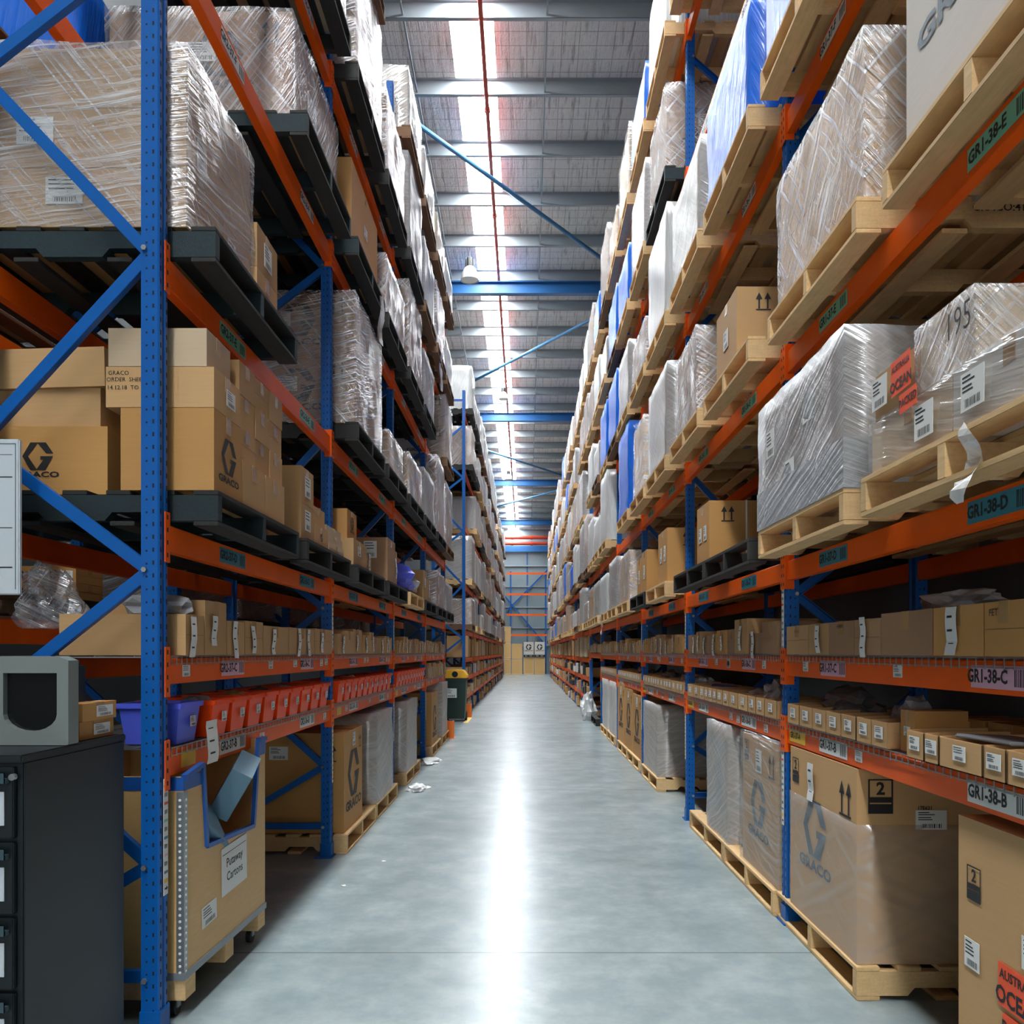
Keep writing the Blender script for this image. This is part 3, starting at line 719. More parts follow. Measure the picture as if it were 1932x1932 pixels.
# hand-placed loads; key (side, bay, level, half) -> None (no pallet) or (pallet kind, load)
W = lambda H, card='card_tan', f='film_clear', nz=2, D=1.06, L=1.08, nx=2, ny=2, du=.04, lab=2, logo=True, seed=0, desc='clear-wrapped brown carton load': dict(t='w', H=H, card=card, f=f, nz=nz, D=D, L=L, nx=nx, ny=ny, du=du, lab=lab, logo=logo, seed=seed, desc=desc)
BL = lambda H, seed=0: W(H, 'card_brown', 'film_blue', 2, lab=0, logo=False, seed=seed, desc='blue-film-wrapped load')
WT = lambda H, seed=0: W(H, 'card_white', 'film_white', 3, lab=0, logo=False, seed=seed, desc='white-film-wrapped load')
MK = lambda H, seed=0, nz=2: W(H, 'card_brown', 'film_milky', nz, seed=seed, desc='hazy-wrapped carton load')
TB = {
 (-1,0,'D',0): 'custom', (-1,0,'D',1): 'custom', (-1,0,'E',0): 'custom', (-1,0,'E',1): None, (-1,0,'F',0): None,
 (-1,0,'F',1): ('teal', W(.60, 'card_brown', 'film_clear', 1, nx=1, ny=1, du=.1, seed=3)), (-1,0,'G',0): None, (-1,0,'G',1): ('black', W(.9, 'card_pale', seed=2)),
 (-1,0,'H',0): None, (-1,0,'H',1): ('black', W(.8)),
 (-1,1,'D',0): 'custom', (-1,1,'D',1): 'custom',
 (-1,1,'E',0): ('black', W(.98, 'card_brown', 'film_clear', 2, nx=2, ny=1, seed=5)), (-1,1,'E',1): ('black', W(.35, 'card_tan', 'film_clear', 1, D=.9, L=.8, seed=1)),
 (-1,1,'F',0): ('teal', dict(t='b', H=.62)), (-1,1,'F',1): ('black', W(.55, 'card_brown', seed=6)),
 (-1,1,'G',0): ('black', W(1.05, 'card_brown', seed=7)), (-1,1,'G',1): ('black', W(.75, 'card_brown', 'film_clear', 3, seed=2)),
 (-1,1,'H',0): ('brown', W(.85, 'card_pale', seed=1)), (-1,1,'H',1): None,
 (-1,2,'H',0): ('brown', W(.66, 'card_white', 'film_thin', 4, nx=2, ny=2, lab=0, seed=3, desc='white carton load')), (-1,2,'H',1): ('brown', W(.62, 'card_white', 'film_thin', 3, lab=0, seed=4, desc='white carton load')),
 (-1,2,'E',0): ('black', W(.45, 'card_tan', seed=1)), (-1,2,'E',1): ('black', MK(.6, 3)),
 (-1,2,'F',0): ('black', W(.95, 'card_brown', seed=9)), (-1,2,'F',1): ('black', MK(.7, 2)),
 (-1,2,'G',0): ('black', MK(1.05, 1)), (-1,2,'G',1): ('brown', MK(.8, 2)),
 (-1,2,'D',0): 'custom', (-1,2,'D',1): 'custom',
 (-1,3,'H',0): ('brown', W(.55, 'card_pale', 'film_thin', 1, lab=0, seed=4, desc='pale carton load')), (-1,3,'H',1): ('brown', WT(.55)),
 (-1,3,'D',0): ('black', W(.5, 'card_brown')), (-1,3,'D',1): ('black', MK(.45)),
 (1,0,'D',0): 'custom', (1,0,'D',1): 'custom', (1,0,'E',0): 'custom', (1,0,'E',1): 'custom',
 (1,0,'F',0): None, (1,0,'F',1): ('pale', BL(.8, 4)), (1,0,'G',0): None, (1,0,'G',1): None, (1,0,'H',0): None, (1,0,'H',1): None,
 (1,1,'D',0): 'custom', (1,1,'D',1): None,
 (1,1,'E',0): 'custom', (1,1,'E',1): ('pale', W(.66, 'card_brown', 'film_clear', 3, D=.8, L=.8, seed=4)),
 (1,1,'F',0): ('pale', BL(.66, 1)), (1,1,'F',1): ('pale', W(.70, 'card_pale', 'film_milky', 1, nx=1, ny=1, seed=5, desc='pale hazy-wrapped load')),
 (1,1,'G',0): None, (1,1,'G',1): None, (1,1,'H',0): None, (1,1,'H',1): ('pale', W(.8, 'card_brown')),
 (1,2,'D',0): 'custom', (1,2,'D',1): 'custom',
 (1,2,'E',0): ('pale', MK(.85, 4, 1)), (1,2,'E',1): ('pale', W(.8, 'card_tan', 'film_clear', 1, nx=1, ny=1, D=.8, L=.8, seed=6)),
 (1,2,'F',0): ('pale', WT(.98, 2)), (1,2,'F',1): ('pale', W(.5, 'card_brown', seed=3)),
 (1,2,'G',0): ('teal', W(.82, 'card_brown', 'film_clear', 1, D=.95, L=.9, nx=1, ny=1, seed=8)), (1,2,'G',1): ('pale', MK(.9, 5)),
 (1,2,'H',0): ('pale', WT(.85, 3)), (1,2,'H',1): ('pale', BL(.62, 2)),
 (1,3,'H',0): ('pale', W(.9, 'card_pale', 'film_thin', 1, nx=1, ny=1, lab=0, seed=2, desc='tall pale carton load')), (1,3,'G',0): ('pale', BL(.7, 5)),
 (1,3,'D',0): ('pale', W(.62, 'card_tan', 'film_clear', 2, seed=2)), (1,3,'D',1): ('pale', W(.7, 'card_brown', 'film_milky', 1, seed=6)),
}
def random_load(side, lev, rr, far):
    top = lev == 'H'
    gap = {'D': .80, 'E': 1.08, 'F': 1.02, 'G': 1.0, 'H': 1.1}[lev]
    H = round(rr.choice((.55, .75, .9, 1.0))*gap/1.0, 2); H = min(H, gap)
    H = round(H/.1)*.1
    q = rr.random(); sd = rr.randrange(3)
    if side > 0:
        if q < .34: return WT(H, sd)
        if q < .46: return BL(H, sd)
        if q < .66: return MK(H, sd)
        if q < .78: return W(H, 'card_tan', 'film_thin', 1, nx=1, ny=1, seed=sd, lab=1, desc='lightly wrapped tan carton load')
        return W(H, 'card_brown', seed=sd)
    if q < .30: return WT(H, sd)
    if q < .6: return MK(H, sd)
    if q < .72: return W(H, 'card_pale', 'film_thin', 2, seed=sd, lab=0, desc='pale carton load')
    return W(H, 'card_brown', seed=sd)
def fill(side, YS, b0, far):
    for bi in range(len(YS)-1):
        for lev in 'DEFGH':
            for half in (0, 1):
                rr = random.Random(side*1000+(b0+bi)*50+ord(lev)*3+half)
                e = TB.get((side, bi, lev, half), 'auto') if not far else 'auto'
                if e is None or e == 'custom': continue
                if e == 'auto':
                    if rr.random() < (.04 if far else .08): continue
                    ld = random_load(side, lev, rr, far)
                    kd = rr.choice(('pale','pale','pale','brown')) if side > 0 else rr.choice(('black','black','brown','brown') if not far else ('brown','brown','black','pale'))
                else: kd, ld = e
                det = not far and bi < 4
                y, z = pallet_at(side, bi, YS, b0, lev, half, kd, det, rr.uniform(-.03, .03) if not det else 0)
                if ld['t'] == 'w':
                    simp = far or bi > 3
                    wrapped_load(side, PU+ld['du']+.0, y+(1.165-ld['L'])/2, z+.002, ld['D'], ld['L'], ld['H'], f"{ld['desc']}, {posl(side, b0+bi, lev, half)}", f'wrapped loads on the {SN[side]} rack',
                        ld['card'], ld['f'], 1 if simp else ld['nx'], 1 if simp else ld['ny'], ld['nz'] if not simp else min(ld['nz'], 2), ld['seed'], ld['lab'], ld['logo'], not simp, .004)
                else:
                    carton(side, PU+.06, y+.05, z+.002, 1.0, 1.05, ld['H'], f'large bare tan carton, {posl(side, b0+bi, lev, half)}', 'card_warm', 1, (('logo','f',.35,.6,.16), ('paper','a',.5,.5,.12)))
fill(-1, LY, 0, False); fill(1, RY, 0, False); fill(-1, LFY, 4, True); fill(1, RFY, 6, True)

# ================================================================== LEFT RACK, THINGS PLACED ONE BY ONE
LE, RI = -1, 1
def lc(u, y, z, D, L, H, label, card='card_tan', seed=0, dec=(), **k): return carton(LE, u, y, z, D, L, H, label, card, seed, dec, **k)
def rc(u, y, z, D, L, H, label, card='card_tan', seed=0, dec=(), **k): return carton(RI, u, y, z, D, L, H, label, card, seed, dec, **k)
# lowest pallet level, first bay: the loose carton pile
make_pallet('teal', True, LE, 1.25, 3.26, 2.012, 'dark teal-edged pallet under the loose tan carton pile behind the nearest blue upright')
Z0 = 2.012+.146
lc(1.27, 3.27, Z0, .38, .32, .335, 'large tan carton at the front corner of the left pile, logo on its aisle side', 'card_warm', 1, (('logo','a',.5,.50,.15),))
lc(1.75, 3.36, Z0, .50, .34, .285, 'wide tan carton, black hexagonal G logo facing the camera, left of the nearest upright', 'card_warm', 2, (('logo','f',.42,.56,.115),))
lc(1.79, 3.38, Z0+.287, .52, .32, .165, 'plain long tan carton, middle of the leaning stack at the left picture edge', 'card_tan', 2)
o = lc(1.76, 3.36, Z0+.454, .52, .34, .165, 'plain long tan carton on top of the leaning stack at the left picture edge', 'card_tan', 1); o.rotation_euler[1] = .03
lc(1.27, 3.27, Z0+.337, .44, .30, .165, 'tan carton with handwriting in black marker, second layer of the left pile', 'card_tan', 1,
   (('text','f',.12,.84,.024,'GRACO'),('text','f',.20,.68,.024,'ORDER  SHEETS'),('text','f',.16,.48,.024,'14.12.18  TO'),('paper','a',.6,.5,.10)))
lc(1.30, 3.27, Z0+.504, .40, .26, .155, 'plain tan carton topmost of the left pile, taped on its aisle end', 'card_pale', 1)
lc(1.27, 3.60, Z0, .36, .31, .205, 'tan bottom-row carton next to the logo carton in the left pile', 'card_tan', 2)
lc(1.27, 3.92, Z0, .36, .30, .205, 'tan bottom-row carton at the far end of the left pile', 'card_tan', 4)
nmc = ['nearest', 'middle', 'farthest']; nmr = ['bottom', 'middle', 'top']
for i, (y, L) in enumerate(((3.60, .21), (3.82, .20), (4.03, .20))):
    for j in range(3):
        lc(1.285+.004*((i+j) % 2), y, Z0+.207+j*.149, .33, L, .146, f'small taped tan carton, {nmc[i]} column and {nmr[j]} row of the left pile', 'card_tan', i+j, (('text','a',.3,.7,.03,'||'),) if j == 0 else ())
make_pallet('black', True, LE, PU, 4.62, 2.012, 'black pallet carrying low flat cartons, left rack, lowest pallet level, first bay far half')
lc(1.30, 4.64, Z0, .35, .27, .42, 'upright tan carton with white label beyond the loose pile on the left', 'card_tan', 0, (('paper','a',.5,.75,.12,1),('paper','a',.5,.28,.12,1)))
lc(1.30, 4.93, Z0, .32, .34, .13, 'low tan carton at the bottom of the two-carton stack on the second left pallet', 'card_tan', 1, (('logo_only','a',.5,.5,.05),))
lc(1.32, 4.94, Z0+.132, .30, .32, .12, 'low tan carton on top of the two-carton stack on the second left pallet', 'card_tan', 2)
for j in range(3): lc(1.30+.01*j, 5.30, Z0+.062*j, .35, .42, .06, f'flat tan carton, {nmr[j]} of three at the end of the second left pallet', 'card_pale', j)
# lowest pallet level, second and third bays
make_pallet('black', True, LE, PU, 6.02, 2.012, 'black pallet behind the second left upright, carrying two stacked tan cartons')
lc(1.30, 6.05, Z0, .42, .50, .20, 'tan carton with small round mark, under the logo carton past the second left upright', 'card_tan', 1, (('logo_only','f',.3,.6,.06),('paper','a',.4,.6,.1)))
lc(1.36, 6.10, Z0+.202, .34, .34, .23, 'square warm-brown carton with slim G logo on its aisle side, past second left upright', 'card_warm', 2, (('logo','a',.5,.6,.10),))
lc(1.32, 6.62, Z0, .30, .22, .14, 'small tan carton with long paper docket curling off it, second bay left', 'card_tan', 2, (('docket','a',.5,.3,1.4,2),))
make_pallet('black', True, LE, PU, 7.38, 2.012, 'black pallet carrying the tall brown cartons, left rack, second bay')
lc(1.28, 7.42, Z0, .50, .42, .40, 'tall brown carton with white label facing camera, second bay of the left rack', 'card_brown', 3, (('paper','f',.68,.72,.12,1.3),))
lc(1.30, 7.86, Z0, .45, .22, .34, 'slim brown carton with hanging white docket, second bay of the left rack', 'card_tan', 1, (('docket','a',.5,.5,1.5,3),))
make_pallet('pale', True, LE, PU, 8.76, 2.012, 'pale pallet among black ones, left rack, lowest pallet level, third bay near half')
o = ob('plastic_bag', crumple_mesh(.22, .26, .19, 'bin_blue', 3)); tag(o, 'blue plastic sack slumped on the pale pallet of the left rack', 'bag'); o.location = (-1.52, 9.05, Z0+.04)
o = ob('plastic_bag', crumple_mesh(.20, .22, .14, 'bag_grey', 5)); tag(o, 'grey plastic sack beside the blue sack on the left rack', 'bag'); o.location = (-1.50, 9.55, Z0+.04)
make_pallet('black', True, LE, PU, 10.1, 2.012, 'black pallet, left rack, lowest pallet level, third bay far half')
lc(1.30, 10.15, Z0, .5, .35, .38, 'brown carton with white label, third bay of the left rack, near side', 'card_tan', 1, (('paper','a',.5,.6,.12,1),))
lc(1.30, 10.55, Z0, .5, .30, .30, 'brown carton beyond the labelled one, third bay of the left rack', 'card_tan', 2, (('docket','a',.5,.5,1.4,1),))
# second pallet level, first bay
make_pallet('teal', True, LE, 1.26, 3.26, 3.082, 'dark teal pallet under the large film-wrapped load at the upper left')
wrapped_load(LE, 1.385, 3.27, 3.082+.147, .95, .76, .73, 'large clear-wrapped load of wide tan cartons behind the nearest blue upright', None, 'card_tan', 'film_clear', 1, 1, 3, 11, 2, False, True, .004)
for j in range(2): lc(1.36, 4.06, 3.229+j*.222, .4, .33, .22, f'{("lower","upper")[j]} of two tan cartons strapped beside the large wrapped load, upper left', 'card_tan', j, (('paper','a',.5,.5,.12,1),) if j else ())
def tail(x, y, z, L, seed, label):
    o = ob('film_tail', tail_mesh(seed, L)); tag(o, label, 'film scrap'); o.location = (x, y, z); return o
tail(-1.262, 7.0, 4.60, .42, 3, 'torn white film tail hanging from a pallet between the second and third left uprights')
tail(-1.262, 11.9, 5.93, .55, 5, 'torn white film tail hanging high on the left rack, fourth bay')
tail(1.243, 2.26, 2.14, .22, 8, 'torn clear film tail hanging over the orange beam from the sticker load on the right')
# upper picking shelf, left: cartons with dockets
ZC = 1.486
EDG = [3.30, 3.50, 3.76, 4.00, 4.28, 4.74, 5.32, 5.80]; HH = [.17, .24, .16, .17, .155, .16, .17]
for i in range(7):
    lc(1.40, EDG[i]+.005, ZC, .52 if i == 0 else .45, EDG[i+1]-EDG[i]-.012, HH[i], f"{ORD[i]} tan carton along the left rack's upper picking shelf, first bay", 'card_tan', i,
       (('docket','a',.35,.45,1.05,i % 5),)+((('docket','a',.7,.45,1.0,(i+2) % 5),) if i in (5,) else ()), group='cartons on the left upper picking shelf')
def row(side, ys, z, u, D, hr, wr, phrase, seed, mats=('card_tan','card_tan','card_brown','card_warm'), dk=True, open_=False, gp=None):
    rr = random.Random(seed); y, y1 = ys; n = 0
    while y < y1-wr[0]:
        L = round(rr.uniform(*wr), 2); L = min(L, y1-y)
        if L < wr[0]*.7: break
        H = round(rr.uniform(*hr), 2)
        dd = ()
        if dk == 'sticker': dd = (('paper','a',.5,.5,.07,.7),)
        elif dk and rr.random() < .75: dd = (('docket','a',rr.uniform(.3,.7),.45,rr.choice((.8,1)),rr.randrange(5)),)
        carton(side, u+rr.uniform(0, .02), y+.003, z, D, L-.008, H, f'{ORD[n]} {phrase}', rr.choice(mats), n, dd, open_=open_, front=.95, group=gp); y += L; n += 1
for bi in range(1, 4): row(LE, (LY[bi]+.12, LY[bi+1]-.04), ZC, 1.40, .45, (.14, .20), (.2, .36), f"tan carton along the left rack's upper picking shelf, {ORD[bi]} bay", 40+bi, gp='cartons on the left upper picking shelf')
row(LE, (LY[3]+.12, LY[4]-.04), 1.116, 1.40, .45, (.16, .24), (.2, .36), "tan carton along the left rack's lower picking shelf, fourth bay", 49, gp='cartons on the left lower picking shelf')
o = ob('plastic_bag', crumple_mesh(.13, .09, .055, 'bag_grey', 2)); tag(o, 'crumpled clear plastic bag on the first carton of the left upper picking shelf', 'bag'); o.location = (-1.55, 3.40, ZC+.172)
# orange totes
def tote_mesh(D, L, H, m):
    def mk():
        mb = MB(); t = .03
        lo = [(t,t),(D-t,t),(D-t,L-t),(t,L-t)]; hi = [(.012,.012),(D-.012,.012),(D-.012,L-.012),(.012,L-.012)]
        for i in range(4):
            a, b = lo[i], lo[(i+1)%4]; c, d = hi[(i+1)%4], hi[i]
            mb.quad([(*a,0),(*b,0),(*c,H-.02),(*d,H-.02)], m)
            e = .006; cx, cy = D/2, L/2
            ii = lambda p, z: (p[0]+(e if p[0] < cx else -e), p[1]+(e if p[1] < cy else -e), z)
            mb.quad([ii(a,.006), ii(b,.006), ii(c,H), ii(d,H)], m)
        mb.quad([(*p,0) for p in lo], m); mb.quad([(*p,.03) for p in lo], 'card_brown')
        for x0, y0, x1, y1 in ((0,0,D,.014),(0,L-.014,D,L),(0,.014,.014,L-.014),(D-.014,.014,D,L-.014)): mb.box(x0, y0, H-.022, x1, y1, H, m)
        return mb.mesh('tote', .002)
    return cached(('tote', D, L, H, m), mk)
def tote(u, y, z, label, D=.36, L=.225, H=.165, m='tote_orange', grp='orange totes on the left lower picking shelf'):
    o = ob('storage_tote', tote_mesh(D, L, H, m)); tag(o, label, 'tote', grp); put(o, LE, u, y, L, z)
    fa = face_frame('aisle', LE, D, L); decal(o, 'barcode_label', paper_mesh(.055, .045, 1), fa, L*.62, H*.52, 1, off=-.010); return o
ZB = 1.117
tote(1.42, 3.30, ZB, 'blue-violet plastic bin behind the foot of the nearest upright, left lower picking shelf', .27, .24, .17, 'bin_blue', None)
n = 0
for bi, (a, b) in enumerate(((3.60, 5.82), (6.02, 8.56), (8.76, 11.30))):
    y = a; n = 0
    while y+.23 < b: tote(1.395, y, ZB, f"{ORD[n]} orange tote along the left rack's lower picking shelf, {ORD[bi]} bay"); y += .24; n += 1
rr = random.Random(4)
for q, (y, nm) in enumerate(((3.8,'grey'),(4.3,'tan'),(4.75,'dark'),(5.2,'pale'),(6.35,'long grey'),(7.1,'white'),(8.0,'dark'))):
    o = ob('packed_part', crumple_mesh(.10, .075, .045, ('bag_grey','card_tan','bag_dark','bag_grey','bag_grey','paper','bag_dark')[q], q+20)); o.location = (-1.57, y, ZB+.10)
    tag(o, f'{nm} bagged part heaped in an orange tote, {ORD[q]} such heap from the camera', 'bagged part')
o = ob('paper_docket', tagstrip_mesh(9)); tag(o, 'long paper docket draped over the wire deck beside the blue-violet bin', 'docket'); o.matrix_world = Matrix(((0,0,1,-1.375),(1,0,0,3.50),(0,1,0,1.11),(0,0,0,1))) @ Matrix.Diagonal((2.2,1.3,1,1))
# floor level, left
def crate():
    o = thing('plywood_crate', 'wheeled plywood crate with blue-taped notch and a taped sign for putaway cartons', 'crate', (-1.365, 4.20, 0), PI-.03)
    D, L, z0, z1, t = .72, .93, .175, 1.02, .015
    n0, n1, nb = .17, .72, .64     # notch in the aisle side (local y, measured from the far end)
    P = [(0,z0),(L,z0),(L,z1-.03),(n1+.04,z1),(n1,nb+.02),(n0,nb-.01),(n0-.07,z1+.03),(0,z1+.03)]
    ob('side_panel', MB().prism([(a, b) for a, b in P], 0, t, 'ply', lambda y, z, x: (x, y, z)).mesh('side_panel'), o)
    ob('side_panel', MB().box(D-t, 0, z0, D, L, z1, 'ply').mesh('side_panel'), o)
    ob('end_panel', MB().box(t, L-t, z0, D-t, L, z1-.03, 'ply').mesh('end_panel'), o); ob('end_panel', MB().box(t, 0, z0, D-t, t, z1+.03, 'ply').mesh('end_panel'), o)
    ob('floor_panel', MB().box(t, t, z0, D-t, L-t, z0+.02, 'ply').mesh('floor_panel'), o)
    m = MB()
    for a, b in (((n1+.04,z1),(n1,nb+.02)),((n1,nb+.02),(n0,nb-.01)),((n0,nb-.01),(n0-.07,z1+.03)),((n0-.07,z1+.03),(0,z1+.03)),((L,z1-.03),(n1+.04,z1))):
        m.bar((-.001, a[0], a[1]), (-.001, b[0], b[1]), .024, .02, 'tape_blue')
    m.box(-.003, n1+.045, z1-.085, -.001, L+.002, z1-.03, 'tape_blue'); m.box(-.003, -.002, z1-.05, -.001, n0-.075, z1+.03, 'tape_blue')
    m.box(0, L, z1-.085, D, L+.002, z1-.03, 'tape_blue')
    ob('edge_tape', m.mesh('edge_tape'), o)
    m = MB(); m.box(-.0025, L-.03, z0, 0, L+.0025, z1-.09, 'zinc'); m.box(0, L, z0, .03, L+.0025, z1-.09, 'zinc')
    z = z0+.02
    while z < z1-.1:
        m.tube((-.004, L-.015, z), (-.002, L-.015, z), .006, 'paper', 6); m.tube((.015, L+.002, z), (.015, L+.004, z), .006, 'paper', 6); z += .026
    ob('corner_strip', m.mesh('corner_strip'), o)
    ob('bottom_rail', MB().box(-.006, -.004, z0-.012, D, L+.004, z0+.018, 'steel').mesh('bottom_rail'), o)
    for i, y in enumerate((0.0, L/2-.05, L-.11)):
        ob('block', MB().box(0, y, .075, D-.05, y+.10, z0-.012, 'wood_pale').mesh('block', .003), o)
    for y in (.05, L-.05):
        for x in (.06, D-.1): ob('caster', MB().tube((x-.012, y, .036), (x+.012, y, .036), .034, 'rubber', 14).box(x-.018, y-.015, .036, x+.018, y+.015, .078, 'steel').mesh('caster'), o)
    fa = face_frame('aisle', LE, D, L)
    sh = decal(o, 'sign_sheet', MB().box(-.15, -.11, 0, .15, .11, .001, 'paper').mesh('sheet'), fa, .52, .50, 1, off=.002, rot=.03)
    t1 = ob('lettering', text_mesh('Putaway', 'ink', .01), sh, (0, .03, .0015)); t1.scale = (.058, .058, 1)
    t1 = ob('lettering', text_mesh('Cartons', 'ink', .01), sh, (0, -.035, .0015)); t1.scale = (.058, .058, 1)
    ob('rule', MB().quad([(-.14,.075,0),(.14,.075,0),(.14,.078,0),(-.14,.078,0)], 'ink').mesh('rule'), sh, (0,0,.0015))
    decal(o, 'paper_label', paper_mesh(.15, .09, 1), fa, .24, .36, 1, off=.002, rot=.05)
    fc = face_frame('front', LE, D, L); decal(o, 'arrow_mark', arrows_mesh(), fc, D-.30, .82, .11)
    return o
crate()
for i, (x, y, z, a, b) in enumerate(((-1.40, 3.86, .86, .5, .35), (-1.47, 3.62, .74, -.5, .9))):
    mb = MB(); mb.box(-.05, -.11, -.13, .05, .11, .13, 'card_blue_grey'); o = ob('cardboard_piece', mb.mesh('piece', .002)); o.location = (x, y, z); o.rotation_euler = (b, a, .3)
    tag(o, ('tall blue-grey folded carton poking out of the crate notch', 'blue-grey carton flap lying low in the crate notch')[i], 'carton')
FG = 'pallets on the floor under the left rack'
def fpal(side, u, y, label, kind='pale'): return make_pallet(kind, True, side, u, y, 0.001, label)
fpal(LE, 1.33, 5.96, 'pale pallet under the first logo carton, left floor level'); fpal(LE, 1.33, 7.16, 'pale pallet under the white-wrapped carton, left floor level')
lc(1.36, 6.00, .148, .75, .66, .745, 'tall warm-brown carton with G logo on its aisle side, left floor beyond the second upright', 'card_warm', 2, (('logo','a',.5,.55,.36),('arrows','f',.85,.8,.13),('paper','a',.5,.9,.1,1),('paper','f',.35,.8,.14),('text','f',.15,.88,.06,'AUS',.03),('arrows','a',.85,.85,.1)))
def floor_wrap(side, u, y, L, H, label, seed, f='film_white', D=.8, card='card_tan', lg=False):
    o = wrapped_load(side, u, y, .148, D, L, H, label, None, card, f, 1, 1, 1, seed, 0, not lg, True, .004)
    if lg:
        fa, fc = face_frame('aisle', side, D, L), face_frame('front', side, D, L)
        brandmark(o, fa, L*.48, H*.5, .28, 'ink_blue'); decal(o, 'arrow_mark', arrows_mesh(), fa, L*.85, H*.82, .14); decal(o, 'shipping_label', paper_mesh(.12, .14, 1), fa, L*.5, H*.82)
        for fr_, a_ in ((fa, .1), (fc, .12)):
            m_ = decal(o, 'stacking_mark', stackmark_mesh(), fr_, a_, H*.87, .13); t_ = ob('numeral', text_mesh('2', 'ink', .03), m_, (0, .21, 0)); t_.scale = (.5, .5, 1)
    return o
floor_wrap(LE, 1.35, 7.18, .85, .79, 'brown carton with white film over its aisle side, second on the left floor', 1, 'film_milky')
fpal(LE, 1.34, 9.00, 'pale pallet under the dark-sided wrapped carton, left floor, third bay'); floor_wrap(LE, 1.36, 9.05, .85, .78, 'film-wrapped carton in shade on the left floor, third bay', 2, 'film_milky')
fpal(LE, 1.34, 11.48, 'pale pallet under the slim logo carton, left floor, fourth bay'); lc(1.36, 11.52, .148, .7, .8, .76, 'slim tan carton with G logo, left floor, fourth bay', 'card_warm', 2, (('logo','a',.5,.5,.36),('arrows','f',.8,.8,.13)))
fpal(LE, 1.34, 12.86, 'pale pallet nearest the orange column guard, left floor'); floor_wrap(LE, 1.36, 12.9, .8, .84, 'wrapped carton nearest the orange column guard, left floor', 3, 'film_milky')
def guard(x, y, label):
    m = MB(); m.prism([(-.07,-.06),(.07,-.06),(.07,.06),(.045,.06),(.045,-.035),(-.045,-.035),(-.045,.06),(-.07,.06)], 0, .30, 'guard_orange'); m.box(-.09, -.08, 0, .09, .08, .012, 'guard_orange')
    o = ob('column_guard', m.mesh('guard', .004)); o.location = (x, y, .001); tag(o, label, 'guard')
guard(-1.33, 14.02, 'orange steel column guard on the floor at the end of the near left rack'); guard(-1.33, 18.55, 'orange steel column guard beside the green wheelie bin')
def wheelie():
    o = thing('wheelie_bin', 'dark green wheelie bin with yellow lid in the left cross aisle', 'bin', (-1.53, 17.5, 0))
    m = MB(); i0 = [(-.20,-.20),(.20,-.20),(.20,.20),(-.20,.20)]; i1 = [(-.235,-.255),(.235,-.255),(.235,.255),(-.235,.255)]
    for i in range(4): m.quad([(*i0[i],.06),(*i0[(i+1)%4],.06),(*i1[(i+1)%4],.90),(*i1[i],.90)], 'wheelie_green')
    m.quad([(*p,.06) for p in i0], 'wheelie_green'); m.box(-.25, -.27, .88, .25, .27, .93, 'wheelie_green'); ob('body', m.mesh('body', .004), o)
    m = MB(); m.prism([(-.26,.935),(.26,.935),(.25,1.0),(.17,1.11),(-.20,1.11),(-.25,1.03)], -.275, .27, 'lid_yellow', lambda x, z, y: (x, y, z)); ob('lid', m.mesh('lid', .012), o)
    ob('opening', MB().tube((0,-.281,1.02), (0,-.276,1.02), .065, 'hole', 18).mesh('opening'), o)
    for x in (-.20, .20): ob('wheel', MB().tube((x-.025, .2, .1), (x+.025, .2, .1), .1, 'rubber', 16).mesh('wheel'), o)
    fr = (Vector((-.2,-.235,.0)), Vector((1,0,0)), Vector((0,-.06,1)).normalized(), Vector((0,-1,-.06)).normalized()); decal(o, 'notice', paper_mesh(.24, .2, 2), fr, .12, .62, 1, off=.012)
wheelie()
m = MB(); m.box(-1.34, 17.0, 0.0005, -1.24, 18.4, .003, 'line_yellow'); o = ob('floor_marking', m.mesh('line')); o['kind'] = 'structure'
for i, (x, y, s) in enumerate(((-1.30, 10.9, .16), (-1.18, 8.75, .12))):
    o = ob('film_scrap', crumple_mesh(s, s*1.6, .04, 'film_white', 30+i)); o.location = (x, y, -.004); tag(o, ('crumpled clear film on the floor by the third left upright', 'small clear film scrap on the floor near the second left upright')[i], 'film scrap')
for i, (x, y) in enumerate(((-1.17, 5.15), (-1.02, 5.75))):
    o = ob('paper_scrap', crumple_mesh(.018, .012, .005, 'paper', 60+i, 2)); o.location = (x, y, .0); tag(o, ('tiny white paper scrap on the floor by the left rack shadow edge', 'tiny white paper scrap farther out on the left side of the aisle floor')[i], 'paper scrap')
# ------------------------------------------------------------------ left foreground
def cabinet():
    o = thing('drawer_cabinet', 'black metal drawer cabinet at the left picture edge, in front of the rack', 'cabinet', (-1.50, 2.39, 0))
    ob('body', MB().box(-.62, .012, .02, 0, .61, 1.17, 'cabinet_dark').mesh('body', .004), o)
    ob('top_panel', MB().box(-.63, -.005, 1.17, .004, .615, 1.194, 'cabinet_dark').mesh('top', .004), o)
    for i in range(5):
        z = .05+i*.224; d = ob('drawer', MB().box(-.6, -.008, z, -.02, .011, z+.212, 'cabinet_dark').mesh('drawer', .003), o)
        ob('handle', MB().box(-.58, -.03, z+.165, -.03, -.009, z+.18, 'cabinet_edge').box(-.58, -.034, z+.165, -.03, -.030, z+.20, 'cabinet_edge').mesh('handle', .002), d)
        ob('label_holder', MB().box(-.4, -.012, z+.04, -.045, -.009, z+.14, 'paper_grey').mesh('card'), d)
    ob('lock', MB().tube((-.018, -.006, 1.13), (-.018, -.02, 1.13), .010, 'zinc', 10).mesh('lock'), o)
cabinet()
